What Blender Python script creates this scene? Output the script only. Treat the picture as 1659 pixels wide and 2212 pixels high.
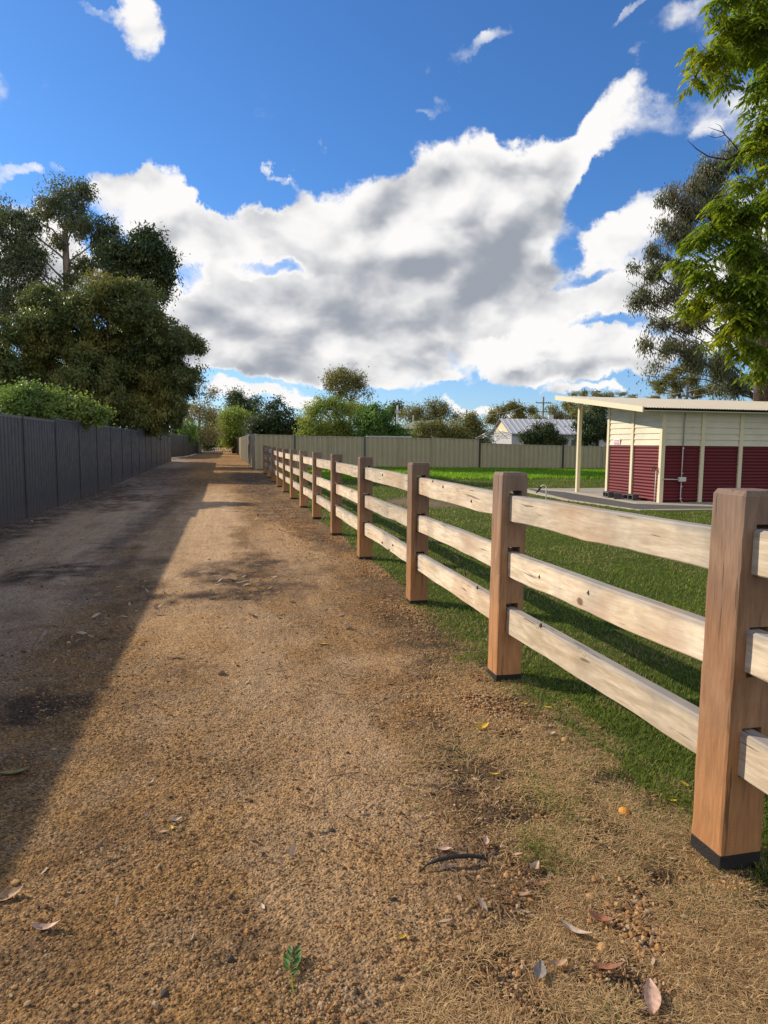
import bpy, math, random
import numpy as np
from mathutils import Vector, Matrix

# ------------------------------------------------------------------ camera / world / sun
sc = bpy.context.scene
for o in list(bpy.data.objects):
    bpy.data.objects.remove(o)
COL = sc.collection
YAW, PITCH, ROLL, FPX = .2237, .0979, .0098, 1491.0      # lens fitted to a 1659 x 2212 frame
EYE = 1.4
cam_d = bpy.data.cameras.new("camera")
cam = bpy.data.objects.new("camera", cam_d); COL.objects.link(cam)
cam_d.sensor_fit = 'VERTICAL'; cam_d.sensor_height = 36.0
cam_d.lens = FPX / 2212 * 36.0
cam_d.clip_start = .05; cam_d.clip_end = 3000
cam.location = (0, 0, EYE)
cam.matrix_world = (Matrix.Translation((0, 0, EYE)) @ Matrix.Rotation(-YAW, 4, 'Z') @
                    Matrix.Rotation(math.pi / 2 - PITCH, 4, 'X') @ Matrix.Rotation(ROLL, 4, 'Z'))
sc.camera = cam
sc.render.resolution_x, sc.render.resolution_y = 768, 1024
vs = sc.view_settings
vs.view_transform = 'Standard'; vs.look = 'None'; vs.exposure = 0.2; vs.gamma = 1; vs.use_curve_mapping = False
sc.cycles.max_bounces = 5; sc.cycles.transparent_max_bounces = 8
sc.cycles.sample_clamp_indirect = 8

SUN_EL = math.radians(26.7)
SUN_AZ = math.atan2(-1.0, .80)                # angle from +Y towards +X
SUN = Vector((math.sin(SUN_AZ) * math.cos(SUN_EL), math.cos(SUN_AZ) * math.cos(SUN_EL), math.sin(SUN_EL)))
sd = bpy.data.lights.new("sun", 'SUN'); sd.energy = 4.9; sd.angle = math.radians(.55); sd.color = (1, .86, .67)
so = bpy.data.objects.new("sun", sd); COL.objects.link(so)
so.rotation_euler = SUN.to_track_quat('Z', 'Y').to_euler(); so.location = (-20, 10, 30)

# ------------------------------------------------------------------ node expressions
class X:
    def __init__(s, nt, sock): s.nt, s.s = nt, sock
    def _m(s, op, *a, clamp=False):
        n = s.nt.nodes.new('ShaderNodeMath'); n.operation = op; n.use_clamp = clamp
        for i, v in enumerate((s,) + a):
            if isinstance(v, X): s.nt.links.new(v.s, n.inputs[i])
            else: n.inputs[i].default_value = v
        return X(s.nt, n.outputs[0])
    def __add__(s, o): return s._m('ADD', o)
    __radd__ = __add__
    def __sub__(s, o): return s._m('SUBTRACT', o)
    def __rsub__(s, o): return s._m('MULTIPLY', -1.0)._m('ADD', o)
    def __mul__(s, o): return s._m('MULTIPLY', o)
    __rmul__ = __mul__
    def __truediv__(s, o): return s._m('DIVIDE', o)
    def __pow__(s, o): return s._m('POWER', o)
    def abs(s): return s._m('ABSOLUTE')
    def max(s, o): return s._m('MAXIMUM', o)
    def min(s, o): return s._m('MINIMUM', o)
    def clamp(s): return s._m('ADD', 0.0, clamp=True)
    def sin(s): return s._m('SINE')
    def gt(s, o): return s._m('GREATER_THAN', o)
    def step(s, a, b, lo=0.0, hi=1.0):
        n = s.nt.nodes.new('ShaderNodeMapRange'); n.interpolation_type = 'SMOOTHSTEP'
        s.nt.links.new(s.s, n.inputs[0])
        for i, v in enumerate((a, b, lo, hi)): n.inputs[i + 1].default_value = v
        return X(s.nt, n.outputs[0])
class G_:
    """small helper round one node tree"""
    def __init__(s, nt): s.nt = nt; nt.nodes.clear()
    def new(s, t): return s.nt.nodes.new(t)
    def put(s, v, sock):
        if isinstance(v, X): s.nt.links.new(v.s, sock)
        elif isinstance(v, (tuple, list)):
            sock.default_value = tuple(v) + ((1.0,) if len(sock.default_value) == 4 and len(v) == 3 else ())
        else: sock.default_value = v
    def coord(s, k='Object'): n = s.new('ShaderNodeTexCoord'); return X(s.nt, n.outputs[k])
    def pos(s): return X(s.nt, s.new('ShaderNodeNewGeometry').outputs['Position'])
    def attr(s, k): n = s.new('ShaderNodeAttribute'); n.attribute_name = k; return X(s.nt, n.outputs['Fac'])
    def orand(s): return X(s.nt, s.new('ShaderNodeObjectInfo').outputs['Random'])
    def sep(s, v):
        n = s.new('ShaderNodeSeparateXYZ'); s.put(v, n.inputs[0]); return [X(s.nt, o) for o in n.outputs]
    def comb(s, x, y, z):
        n = s.new('ShaderNodeCombineXYZ')
        for i, v in enumerate((x, y, z)): s.put(v, n.inputs[i])
        return X(s.nt, n.outputs[0])
    def vm(s, op, a, b):
        n = s.new('ShaderNodeVectorMath'); n.operation = op; s.put(a, n.inputs[0])
        if op == 'SCALE': s.put(b, n.inputs[3])
        else: s.put(b, n.inputs[1])
        return X(s.nt, n.outputs['Value'] if op in ('DOT_PRODUCT', 'LENGTH', 'DISTANCE') else n.outputs[0])
    def noise(s, v, scale=5, detail=4, rough=.55, dist=0, dims='3D', color=False, lac=2.0):
        n = s.new('ShaderNodeTexNoise'); n.noise_dimensions = dims
        s.put(v, n.inputs['Vector']); s.put(scale, n.inputs['Scale']); s.put(detail, n.inputs['Detail'])
        s.put(rough, n.inputs['Roughness']); s.put(dist, n.inputs['Distortion']); s.put(lac, n.inputs['Lacunarity'])
        return X(s.nt, n.outputs[1 if color else 0])
    def voro(s, v, scale=5, feature='F1', rnd=1.0, out=0, detail=0):
        n = s.new('ShaderNodeTexVoronoi'); n.feature = feature
        s.put(v, n.inputs['Vector']); s.put(scale, n.inputs['Scale']); s.put(rnd, n.inputs['Randomness'])
        if detail: s.put(detail, n.inputs['Detail'])
        return X(s.nt, n.outputs[out])
    def mix(s, f, a, b):
        n = s.new('ShaderNodeMix'); n.data_type = 'RGBA'; n.clamp_factor = True
        s.put(f, n.inputs[0]); s.put(a, n.inputs[6]); s.put(b, n.inputs[7])
        return X(s.nt, n.outputs[2])
    def mul(s, col, f):
        n = s.new('ShaderNodeVectorMath'); n.operation = 'SCALE'; s.put(col, n.inputs[0]); s.put(f, n.inputs[3])
        return X(s.nt, n.outputs[0])
    def bump(s, h, strength=.5, dist=.01, normal=None):
        n = s.new('ShaderNodeBump'); s.put(h, n.inputs['Height']); s.put(strength, n.inputs['Strength']); s.put(dist, n.inputs['Distance'])
        if normal is not None: s.put(normal, n.inputs['Normal'])
        return X(s.nt, n.outputs[0])
    def principled(s, col, rough=.7, normal=None, spec=.3, metallic=0.0, coat=0):
        n = s.new('ShaderNodeBsdfPrincipled'); s.put(col, n.inputs['Base Color']); s.put(rough, n.inputs['Roughness'])
        s.put(spec, n.inputs['Specular IOR Level']); s.put(metallic, n.inputs['Metallic'])
        if normal is not None: s.put(normal, n.inputs['Normal'])
        return X(s.nt, n.outputs[0])
    def out(s, sh, surf=True):
        n = s.new('ShaderNodeOutputMaterial'); s.nt.links.new(sh.s, n.inputs[0])
def mat(name):
    m = bpy.data.materials.new(name); m.use_nodes = True
    return m, G_(m.node_tree)

# ------------------------------------------------------------------ world: Nishita sky with clouds by direction
def dir_of(px, py):      # picture -> world direction of a cloud (directions only)
    u, v = px - 829.5, py - 1106
    c, s_ = math.cos(-ROLL), math.sin(-ROLL); u, v = c * u - s_ * v, s_ * u + c * v
    xx, F, U = u / FPX, 1.0, -v / FPX
    c, s_ = math.cos(PITCH), math.sin(PITCH); yy = c * F + s_ * U; z = -s_ * F + c * U
    c, s_ = math.cos(YAW), math.sin(YAW)
    return Vector((c * xx + s_ * yy, -s_ * xx + c * yy, z)).normalized()
W = bpy.data.worlds.new("World"); sc.world = W; W.use_nodes = True
g = G_(W.node_tree)
sky = g.new('ShaderNodeTexSky'); sky.sky_type = 'NISHITA'; sky.sun_disc = False
sky.sun_elevation = SUN_EL; sky.sun_rotation = SUN_AZ % (2 * math.pi)
sky.air_density = 1.0; sky.dust_density = .35; sky.ozone_density = 2.6; sky.altitude = 100
skyc = X(g.nt, sky.outputs[0])
D = g.coord('Generated')
# (px, py, half width px, half height px, tilt deg, weight)
CLOUDS = [
 (300, 392, 80, 36, 8, .82), (20, 398, 42, 18, 0, .62), (105, 382, 26, 12, 0, .4), (235, 450, 40, 34, 0, .6),
 (395, 500, 80, 55, -20, .9), (520, 455, 62, 46, 0, .9), (470, 640, 120, 70, 0, .8), (440, 730, 150, 60, 0, 1.0), (500, 775, 150, 44, 0, .9), (340, 470, 60, 40, 0, .55), (560, 560, 90, 60, 0, .45), (1180, 560, 130, 60, 0, .5), (1330, 690, 90, 40, 0, .5), (1330, 560, 90, 60, 0, .35),
 (650, 490, 130, 75, 10, 1.0), (700, 620, 170, 90, 0, 1.0), (925, 425, 105, 75, 20, 1.05), (1000, 540, 210, 125, 8, 1.2),
 (1120, 400, 190, 60, 26, .95), (1270, 300, 120, 34, 28, .56), (1440, 270, 80, 26, 20, .36), (1500, 290, 40, 18, 30, .35), (1270, 640, 150, 48, 8, .75),
 (1370, 490, 80, 46, 0, .62), (1120, 690, 230, 48, 6, .95), (800, 740, 260, 50, 0, 1.05), (560, 795, 150, 24, 0, .95),
 (880, 812, 110, 20, 0, .72), (1230, 772, 160, 32, 3, 1.0), (1420, 755, 90, 30, 0, .6), (1280, 828, 90, 10, 0, .62),
 (640, 850, 56, 24, 0, .9), (500, 856, 70, 16, 0, .8), (760, 868, 90, 14, 0, .5), (1040, 876, 90, 13, 0, .75), (935, 830, 50, 12, 20, .7),
 (285, 40, 52, 36, -60, .55), (180, 2, 46, 12, 0, .42), (1045, 102, 70, 20, 25, .56), (938, 112, 15, 22, -20, .46),
 (1360, 30, 75, 13, 28, .42), (1440, 80, 80, 26, 28, .36), (1400, 155, 26, 18, 0, .34), (1190, 128, 26, 9, 0, .38),
 (1550, 60, 70, 40, 20, .36), (1600, 250, 70, 46, 0, .45), (130, 560, 110, 50, 0, .85), (30, 600, 80, 50, 0, .8),
 (1640, 430, 70, 70, 0, .6), (1620, 640, 120, 100, 0, .75), (590, 375, 30, 10, 0, .36), (430, 415, 40, 9, 20, .40), (690, 325, 16, 8, 0, .36), (945, 235, 30, 12, 0, .34), (-300, 500, 260, 120, 0, 1), (-200, 150, 160, 60, 10, .6), (2100, 400, 300, 140, 0, 1)]
HOLES = [(440, 415, 40, 26, 0, .6), (1330, 420, 50, 50, 30, .35), (560, 400, 60, 16, 0, .4), (580, 588, 70, 20, 4, .75), (1225, 540, 40, 34, -50, .6), (1265, 600, 60, 14, 10, .45), (1300, 430, 60, 40, 40, .4), (700, 830, 200, 12, 0, .4), (1150, 760, 60, 12, 10, .4), (420, 610, 26, 42, 30, .45),
         (1320, 700, 60, 14, 8, .45), (1090, 745, 50, 10, 10, .35)]
SHADES = [(960, 610, 230, 70, 6, 1.0), (1060, 545, 170, 50, 10, .7), (860, 520, 70, 40, 0, .35), (700, 560, 70, 60, 0, .35), (640, 775, 200, 40, 0, 1.1), (500, 785, 140, 36, 0, 1.1), (830, 730, 150, 26, 0, .9), (1000, 720, 150, 20, 5, .5), (1270, 790, 130, 24, 0, .9),
          (1090, 405, 150, 26, 8, .45), (440, 525, 70, 40, -10, .5), (500, 640, 60, 34, 0, .4), (1180, 470, 120, 40, 10, .35), (760, 640, 110, 50, 0, .5), (1390, 800, 60, 18, 0, .5), (1240, 640, 110, 24, 6, .3), (130, 600, 120, 50, 0, .4)]
wn = g.noise(D, 7.0, 7, .62, color=True)
Dw = g.vm('ADD', D, g.mul(g.vm('SUBTRACT', wn, (.5, .5, .5)), .15))
Ds = g.vm('ADD', D, g.mul(g.vm('SUBTRACT', g.noise(D, 5.0, 3, .5, color=True), (.5, .5, .5)), .12))
def blob(vec, px, py, hw, hh, tilt, w):
    c = dir_of(px, py)
    t = math.radians(tilt); k = FPX * (1 + ((px - 829) ** 2 + (py - 957) ** 2) / FPX ** 2) ** .5
    right = c.cross(Vector((0, 0, 1))).normalized(); up = right.cross(c).normalized()
    e1 = (right * math.cos(t) + up * math.sin(t)) / (hw / k); e2 = (up * math.cos(t) - right * math.sin(t)) / (hh / k)
    a = g.vm('DOT_PRODUCT', vec, tuple(e1)) + (-c.dot(e1)); b = g.vm('DOT_PRODUCT', vec, tuple(e2)) + (-c.dot(e2))
    r2 = a * a + b * b
    n = g.nt.nodes.new('ShaderNodeMapRange'); n.interpolation_type = 'SMOOTHSTEP'
    g.nt.links.new(r2.s, n.inputs[0])
    for i, v in enumerate((0.0, 2.6, w, 0.0)): n.inputs[i + 1].default_value = v
    return X(g.nt, n.outputs[0])
def union(vec, L):
    acc = None
    for c in L:
        b = blob(vec, *c)
        acc = b if acc is None else acc + b - acc * b * .8
    return acc
dx, dy, dz = g.sep(D)
cov = union(Dw, CLOUDS) - union(Dw, HOLES)
rear_fill = (dy * -1.0 + .05).step(-.25, .45, 0, .58)          # unseen cloud cover added behind the viewer as neutral fill light
cov = cov + rear_fill
def cl_noise(vec, det=9):
    p = g.vm('MULTIPLY', vec, (1.0, 1.0, 1.5))
    p = g.vm('ADD', p, g.mul(g.noise(p, 7, min(det, 4), .5, color=True), .12))
    n1 = g.noise(p, 5.0, det, .57, .1)
    v = g.voro(p, 13, 'SMOOTH_F1')
    return n1 * .85 + (.60 - v) * (.34 if det > 4 else .50)
nz = cl_noise(D); fz = g.noise(g.vm('MULTIPLY', D, (1, 1, 1.6)), 34, 6, .65)
ns1, ns2 = cl_noise(D, 4), cl_noise(g.vm('ADD', D, (-.020, .004, .030)), 4)
den = cov * 1.05 + (nz - .40) * 1.5 + (fz - .5) * .34 - dz.step(.085, .04) * .22
alpha = den.step(.40, .84) 
thick = den.step(.7, 1.7)
relief = (ns2 - ns1) * 5.0 + (g.noise(D, 22, 5, .6) - .5) * .5
shade = union(Ds, SHADES)
soft = g.noise(D, 5.0, 4, .55)
grey = (shade * (soft * 1.2 + .15) * .66 + thick * .34 + relief * .66 + den.step(.8, 1.3) * .12 - .04).step(-.10, 1.30)
ccol = g.mix(grey, (6.9, 6.8, 6.72), (2.4, 2.6, 3.0))
skyg = g.mix(dz.step(.0, .35), g.vm('MULTIPLY', skyc, (.66, .84, 1.16)), g.vm('MULTIPLY', skyc, (.43, .75, 1.12)))
fin = g.mix(alpha, skyg, ccol)
bg = g.new('ShaderNodeBackground'); g.put(fin, bg.inputs[0]); bg.inputs[1].default_value = .125
wo = g.new('ShaderNodeOutputWorld'); g.nt.links.new(bg.outputs[0], wo.inputs[0])
W.cycles.sampling_method = 'MANUAL'; W.cycles.sample_map_resolution = 512

# ------------------------------------------------------------------ layout helpers
def ray(px, py): return dir_of(px, py)
def at(px, py, Y):       # the point seen at (px, py) that lies Y metres up the lane
    r = ray(px, py); t = Y / r.y
    return Vector((r.x * t, Y, EYE + r.z * t))
def onground(px, py, z=0.0):
    r = ray(px, py); t = (z - EYE) / r.z
    return Vector((r.x * t, r.y * t, z))
def sstep(a, b, x):
    t = np.clip((np.asarray(x, float) - a) / (b - a), 0, 1); return t * t * (3 - 2 * t)
def _h(ix, iy, seed):
    n = (ix.astype(np.int64) * 374761393 + iy.astype(np.int64) * 668265263 + seed * 1442695041) & 0xffffffff
    n = ((n ^ (n >> 13)) * 1274126177) & 0xffffffff
    return ((n ^ (n >> 16)) & 0xffff) / 65535.0
def vnoise(x, y, seed=0):
    x = np.asarray(x, float); y = np.asarray(y, float)
    ix, iy = np.floor(x), np.floor(y); fx, fy = x - ix, y - iy
    fx = fx * fx * (3 - 2 * fx); fy = fy * fy * (3 - 2 * fy)
    a, b, c, d = _h(ix, iy, seed), _h(ix + 1, iy, seed), _h(ix, iy + 1, seed), _h(ix + 1, iy + 1, seed)
    return a + (b - a) * fx + (c - a) * fy + (a - b - c + d) * fx * fy
def fbm(x, y, oct=4, seed=0, rough=.5):
    s, a, t = 0, 1, 0
    for i in range(oct):
        s = s + a * vnoise(x * 2 ** i + 17.3 * i, y * 2 ** i - 9.1 * i, seed + i); t += a; a *= rough
    return s / t
LAWN_EDGE = lambda y: 1.70 + .05 * sstep(2.8, 2.0, y) + .09 * (fbm(np.asarray(y) * 1.3, 3.3, 3, 5) - .5) * 2
def ground_z(x, y):
    x = np.asarray(x, float); y = np.asarray(y, float)
    z = .15 * sstep(20, 46, y) + .12 * sstep(60, 140, y)
    z = z + .10 * sstep(24, 29, y) * sstep(2.5, 6, x) * (1 - sstep(36, 60, y))
    lane = 1 - sstep(1.1, 2.2, x)
    z = z + lane * .030 * (fbm(x * .7, y * .25, 3, 11) - .5)
    for cx in (-2.55, -.75):   # shallow wheel ruts
        z = z - .016 * np.exp(-((x - cx - .12 * np.sin(y * .13)) / .26) ** 2) * sstep(2.0, 6, y)
    z = z + .014 * sstep(1.0, 1.5, x) * (1 - sstep(1.8, 2.6, x)) * fbm(x * 2, y * 2, 3, 4)
    return z
def micro(x, y):
    """pebbly relief of the bare earth, metres"""
    m = .009 * (fbm(x * 9, y * 9, 3, 21) - .5) + .012 * (fbm(x * 42, y * 42, 2, 31, .7) - .5)
    p = np.clip(fbm(x * 26, y * 26, 2, 41) - .55, 0, 1) * .018
    return m + p * sstep(.25, .6, fbm(x * 1.4, y * .9, 3, 51))

def build(name, V, polys, material, parent=None, attrs=None, smooth=False, uvs=None):
    """polys: list of int arrays (n, k)"""
    V = np.ascontiguousarray(V, dtype=np.float32)
    me = bpy.data.meshes.new(name)
    me.vertices.add(len(V)); me.vertices.foreach_set('co', V.ravel())
    polys = [np.asarray(p, dtype=np.int32) for p in polys if len(p)]
    nl = sum(p.size for p in polys); npg = sum(len(p) for p in polys)
    me.loops.add(nl); me.polygons.add(npg)
    me.loops.foreach_set('vertex_index', np.concatenate([p.ravel() for p in polys]))
    tot = np.concatenate([np.full(len(p), p.shape[1], np.int32) for p in polys])
    start = np.concatenate([[0], np.cumsum(tot)[:-1]]).astype(np.int32)
    me.polygons.foreach_set('loop_start', start)
    me.polygons.foreach_set('loop_total', tot)
    me.polygons.foreach_set('use_smooth', np.full(npg, bool(smooth)))
    for k, a in (attrs or {}).items():
        at_ = me.attributes.new(k, 'FLOAT', 'POINT'); at_.data.foreach_set('value', np.asarray(a, np.float32))
    me.update(calc_edges=True)
    for m_ in (material if isinstance(material, (list, tuple)) else [material]): me.materials.append(m_)
    ob = bpy.data.objects.new(name, me); COL.objects.link(ob)
    if parent is not None: ob.parent = parent
    return ob
def tag(o, label=None, cat=None, group=None, kind=None):
    if label: o['label'] = label
    if cat: o['category'] = cat
    if group: o['group'] = group
    if kind: o['kind'] = kind
    return o
def thing(name, loc, label, cat, group=None, rz=0.0):
    o = bpy.data.objects.new(name, None); o.empty_display_size = .1; COL.objects.link(o)
    o.location = loc; o.rotation_euler = (0, 0, rz)
    return tag(o, label, cat, group)

class MB:
    """collects boxes, tubes and sheets into one mesh"""
    def __init__(s): s.V = []; s.F = []; s.n = 0
    def add(s, V, F):
        V = np.asarray(V, float).reshape(-1, 3); s.V.append(V); F = [np.asarray(f) + s.n for f in F]; s.F += F; s.n += len(V); return s
    def box(s, x0, x1, y0, y1, z0, z1, bev=0.0):
        if bev <= 0:
            V = [(x, y, z) for x in (x0, x1) for y in (y0, y1) for z in (z0, z1)]
            F = np.array([(0, 1, 3, 2), (4, 6, 7, 5), (0, 4, 5, 1), (2, 3, 7, 6), (0, 2, 6, 4), (1, 5, 7, 3)])
            return s.add(V, [F])
        b = bev; V = []; q = []
        cx, cy, cz = (x0 + x1) / 2, (y0 + y1) / 2, (z0 + z1) / 2
        import bmesh
        bm = bmesh.new(); bmesh.ops.create_cube(bm, size=1)
        for v in bm.verts: v.co = (cx + v.co.x * (x1 - x0), cy + v.co.y * (y1 - y0), cz + v.co.z * (z1 - z0))
        bmesh.ops.bevel(bm, geom=bm.edges[:], offset=b, segments=1, affect='EDGES')
        bm.verts.index_update()
        V = [v.co[:] for v in bm.verts]; F = {}
        for f in bm.faces: F.setdefault(len(f.verts), []).append([v.index for v in f.verts])
        bm.free(); return s.add(V, [np.array(a) for a in F.values()])
    def tube(s, pts, radii, seg=8, caps=True):
        pts = [Vector(p) for p in pts]; n = len(pts)
        if not hasattr(radii, '__len__'): radii = [radii] * n
        V = []; up = Vector((.13, .21, 1)).normalized()
        prev = None
        for i, p in enumerate(pts):
            d = (pts[min(i + 1, n - 1)] - pts[max(i - 1, 0)]).normalized()
            a = d.cross(up if prev is None else prev.cross(d) * -1 if False else up)
            if a.length < .05: a = d.cross(Vector((1, 0, 0)))
            a.normalize(); b = d.cross(a).normalized()
            if prev is not None and a.dot(prev) < 0: a, b = -a, -b
            prev = a
            for k in range(seg):
                t = 2 * math.pi * k / seg
                V.append(p + (a * math.cos(t) + b * math.sin(t)) * radii[i])
        F = [(i * seg + k, i * seg + (k + 1) % seg, (i + 1) * seg + (k + 1) % seg, (i + 1) * seg + k) for i in range(n - 1) for k in range(seg)]
        s.add(V, [np.array(F)])
        if caps and seg > 2:
            s.F.append(np.array([[s.n - len(V) + k for k in range(seg)][::-1]])); s.F.append(np.array([[s.n - seg + k for k in range(seg)]]))
        return s
    def grid(s, P):       # P: (a, b, 3)
        a, b = P.shape[:2]; i = np.arange(a * b).reshape(a, b)
        return s.add(P.reshape(-1, 3), [np.stack([i[:-1, :-1], i[1:, :-1], i[1:, 1:], i[:-1, 1:]], -1).reshape(-1, 4)])
    def build(s, name, m, parent=None, attrs=None, smooth=False):
        F = {}
        for f in s.F: F.setdefault(f.shape[1], []).append(f)
        return build(name, np.concatenate(s.V), [np.concatenate(v) for v in F.values()], m, parent, attrs, smooth)
def jit(o, s):   # smooth-shade by angle is not needed; kept flat
    return o
rng = np.random.default_rng(7); random.seed(7)

# ------------------------------------------------------------------ materials
def plain(name, col, rough=.6, var=.12, nscale=6, bump=0.0, bscale=60, spec=.3, metallic=0.0, stain=None, coordk='Object'):
    m, g = mat(name); P = g.coord(coordk)
    P = g.vm('ADD', P, g.mul(g.comb(1.0, .7, .3), g.orand() * 13.0))
    n = g.noise(P, nscale, 5, .6); n2 = g.noise(P, nscale * 9, 3, .6)
    c = g.mul(X(g.nt, g.new('ShaderNodeRGB').outputs[0]), 1.0)
    g.nt.nodes[-1]
    rgb = [x for x in g.nt.nodes if x.type == 'RGB'][0]; rgb.outputs[0].default_value = tuple(col) + (1,)
    c = g.mul(X(g.nt, rgb.outputs[0]), (n - .5) * (var * 2.2) + (n2 - .5) * var + 1.0)
    if stain is not None: c = g.mix(g.noise(P, nscale * .35, 6, .65).step(.52, .75, 0, .65), c, stain)
    nrm = g.bump(g.noise(P, bscale, 3, .6), bump, .01) if bump else None
    g.out(g.principled(c, rough, nrm, spec, metallic)); return m
def earth():
    m, g = mat('bare_earth'); P = g.pos()
    sand, dark, orange, sward = g.attr('sand'), g.attr('dark'), g.attr('orange'), g.attr('sward')
    big = g.noise(P, .55, 4, .6, .4); mid = g.noise(P, 3.5, 5, .62); fine = g.noise(P, 70, 4, .7); gr = g.noise(P, 240, 3, .7)
    c = g.mix(big.step(.3, .7), (.31, .172, .066), (.45, .27, .112))
    c = g.mix(mid.step(.38, .66), c, (.35, .225, .118))
    gx_ = g.sep(P)[0]; c = g.mix((gx_ + (big - .5) * 1.2).step(-.9, -1.8, 0, .85), c, (.43, .335, .26))  # left strip painted paler to lift its brightness in the fence shade
    c = g.mix(g.noise(P, 1.6, 5, .65, .5).step(.50, .62, 0, .55), c, (.155, .09, .045))
    c = g.mix(orange * mid.step(.3, .6, .35, 1.0), c, (.47, .255, .090))
    c = g.mix(sand * mid.step(.25, .62, .6, 1.0), c, (.66, .45, .26))
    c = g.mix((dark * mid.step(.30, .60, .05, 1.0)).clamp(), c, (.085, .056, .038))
    c = g.mix(sward * g.noise(P, 9, 4).step(.35, .6, .4, .95), c, (.095, .065, .04))
    trk = g.noise(g.vm('MULTIPLY', P, (1.0, .07, 1.0)), 6.5, 4, .6); trk2 = g.noise(g.vm('MULTIPLY', P, (1.0, .16, 1.0)), 22, 3, .6)
    c = g.mul(c, ((trk - .5) * .75 + (trk2 - .5) * .45) * g.sep(P)[1].step(2.2, 7.0, .25, 1.0) + 1.0)
    rough_ = 1.0 - (sand * .85).clamp()
    c = g.mix(fine.step(.54, .36, 0, .75) * (rough_ * .8 + .2), c, g.mul(c, .30))
    vr = g.voro(P, 95, 'F1'); vc = g.voro(P, 95, 'F1', out=1)
    r, gg, b = g.sep(vc)
    c = g.mul(c, ((r - .5) * .85 + (gr - .5) * 1.0) * (rough_ * .7 + .3) + 1.06)
    c = g.mix(r.step(.90, .93, 0, .7) * vr.step(.5, .3), c, (.34, .17, .065))
    c = g.mix(gg.step(.93, .95, 0, .75) * vr.step(.45, .3), c, (.06, .045, .04))
    h = fine * .6 + vr.step(.6, .0) * .5 + gr * .35 + g.noise(P, 22, 3) * .9
    g.out(g.principled(c, .95, g.bump(h, 1.0, .022), .12)); return m
M = {}
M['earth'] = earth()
def lawn_mat():
    m, g = mat('lawn'); P = g.pos()
    n = g.noise(P, 1.1, 5, .6); n2 = g.noise(P, 14, 4, .7); n3 = g.noise(P, 120, 3, .7)
    c = g.mix(n.step(.35, .65), (.075, .105, .018), (.11, .14, .026))
    c = g.mix(n2.step(.55, .75, 0, .6), c, (.15, .15, .045)); c = g.mix(g.noise(P, 2.3, 5, .65).step(.56, .70, 0, .6), c, (.17, .145, .06))
    c = g.mix(g.attr('bare'), c, (.27, .19, .13))
    c = g.mul(c, (n3 - .5) * 1.5 + 1.0)
    g.out(g.principled(c, .95, g.bump(n3 + n2, 1.0, .03), .08)); return m
M['lawn'] = lawn_mat()
M['far'] = plain('far_ground', (.13, .11, .06), .95, .3, .2)
def blade_mat(name, a, b, c3, trans=.45, rough=.55):
    m, g = mat(name); r = g.attr('rnd'); n = g.noise(g.pos(), .9, 4, .6)
    c = g.mix(r.step(0, .8), a, b); c = g.mix(r.step(.86, .97), c, c3)
    c = g.mul(c, n * .7 + .66)
    d = g.principled(c, rough, None, .25)
    t = g.new('ShaderNodeBsdfTranslucent'); g.put(c, t.inputs[0])
    mx = g.new('ShaderNodeMixShader'); mx.inputs[0].default_value = trans
    g.nt.links.new(d.s, mx.inputs[1]); g.nt.links.new(t.outputs[0], mx.inputs[2])
    g.out(X(g.nt, mx.outputs[0])); return m
M['blade'] = blade_mat('grass_blade', (.115, .180, .024), (.225, .275, .042), (.36, .31, .12), .5)
M['blade_lush'] = blade_mat('long_grass_blade', (.17, .34, .02), (.30, .50, .03), (.34, .50, .05), .6)
M['straw'] = blade_mat('dry_grass_blade', (.29, .17, .072), (.68, .48, .235), (.13, .15, .04), .3, .7)
M['leaf_lit'] = blade_mat('dead_leaf', (.34, .20, .12), (.48, .36, .25), (.13, .07, .04), .15, .6)
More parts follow.
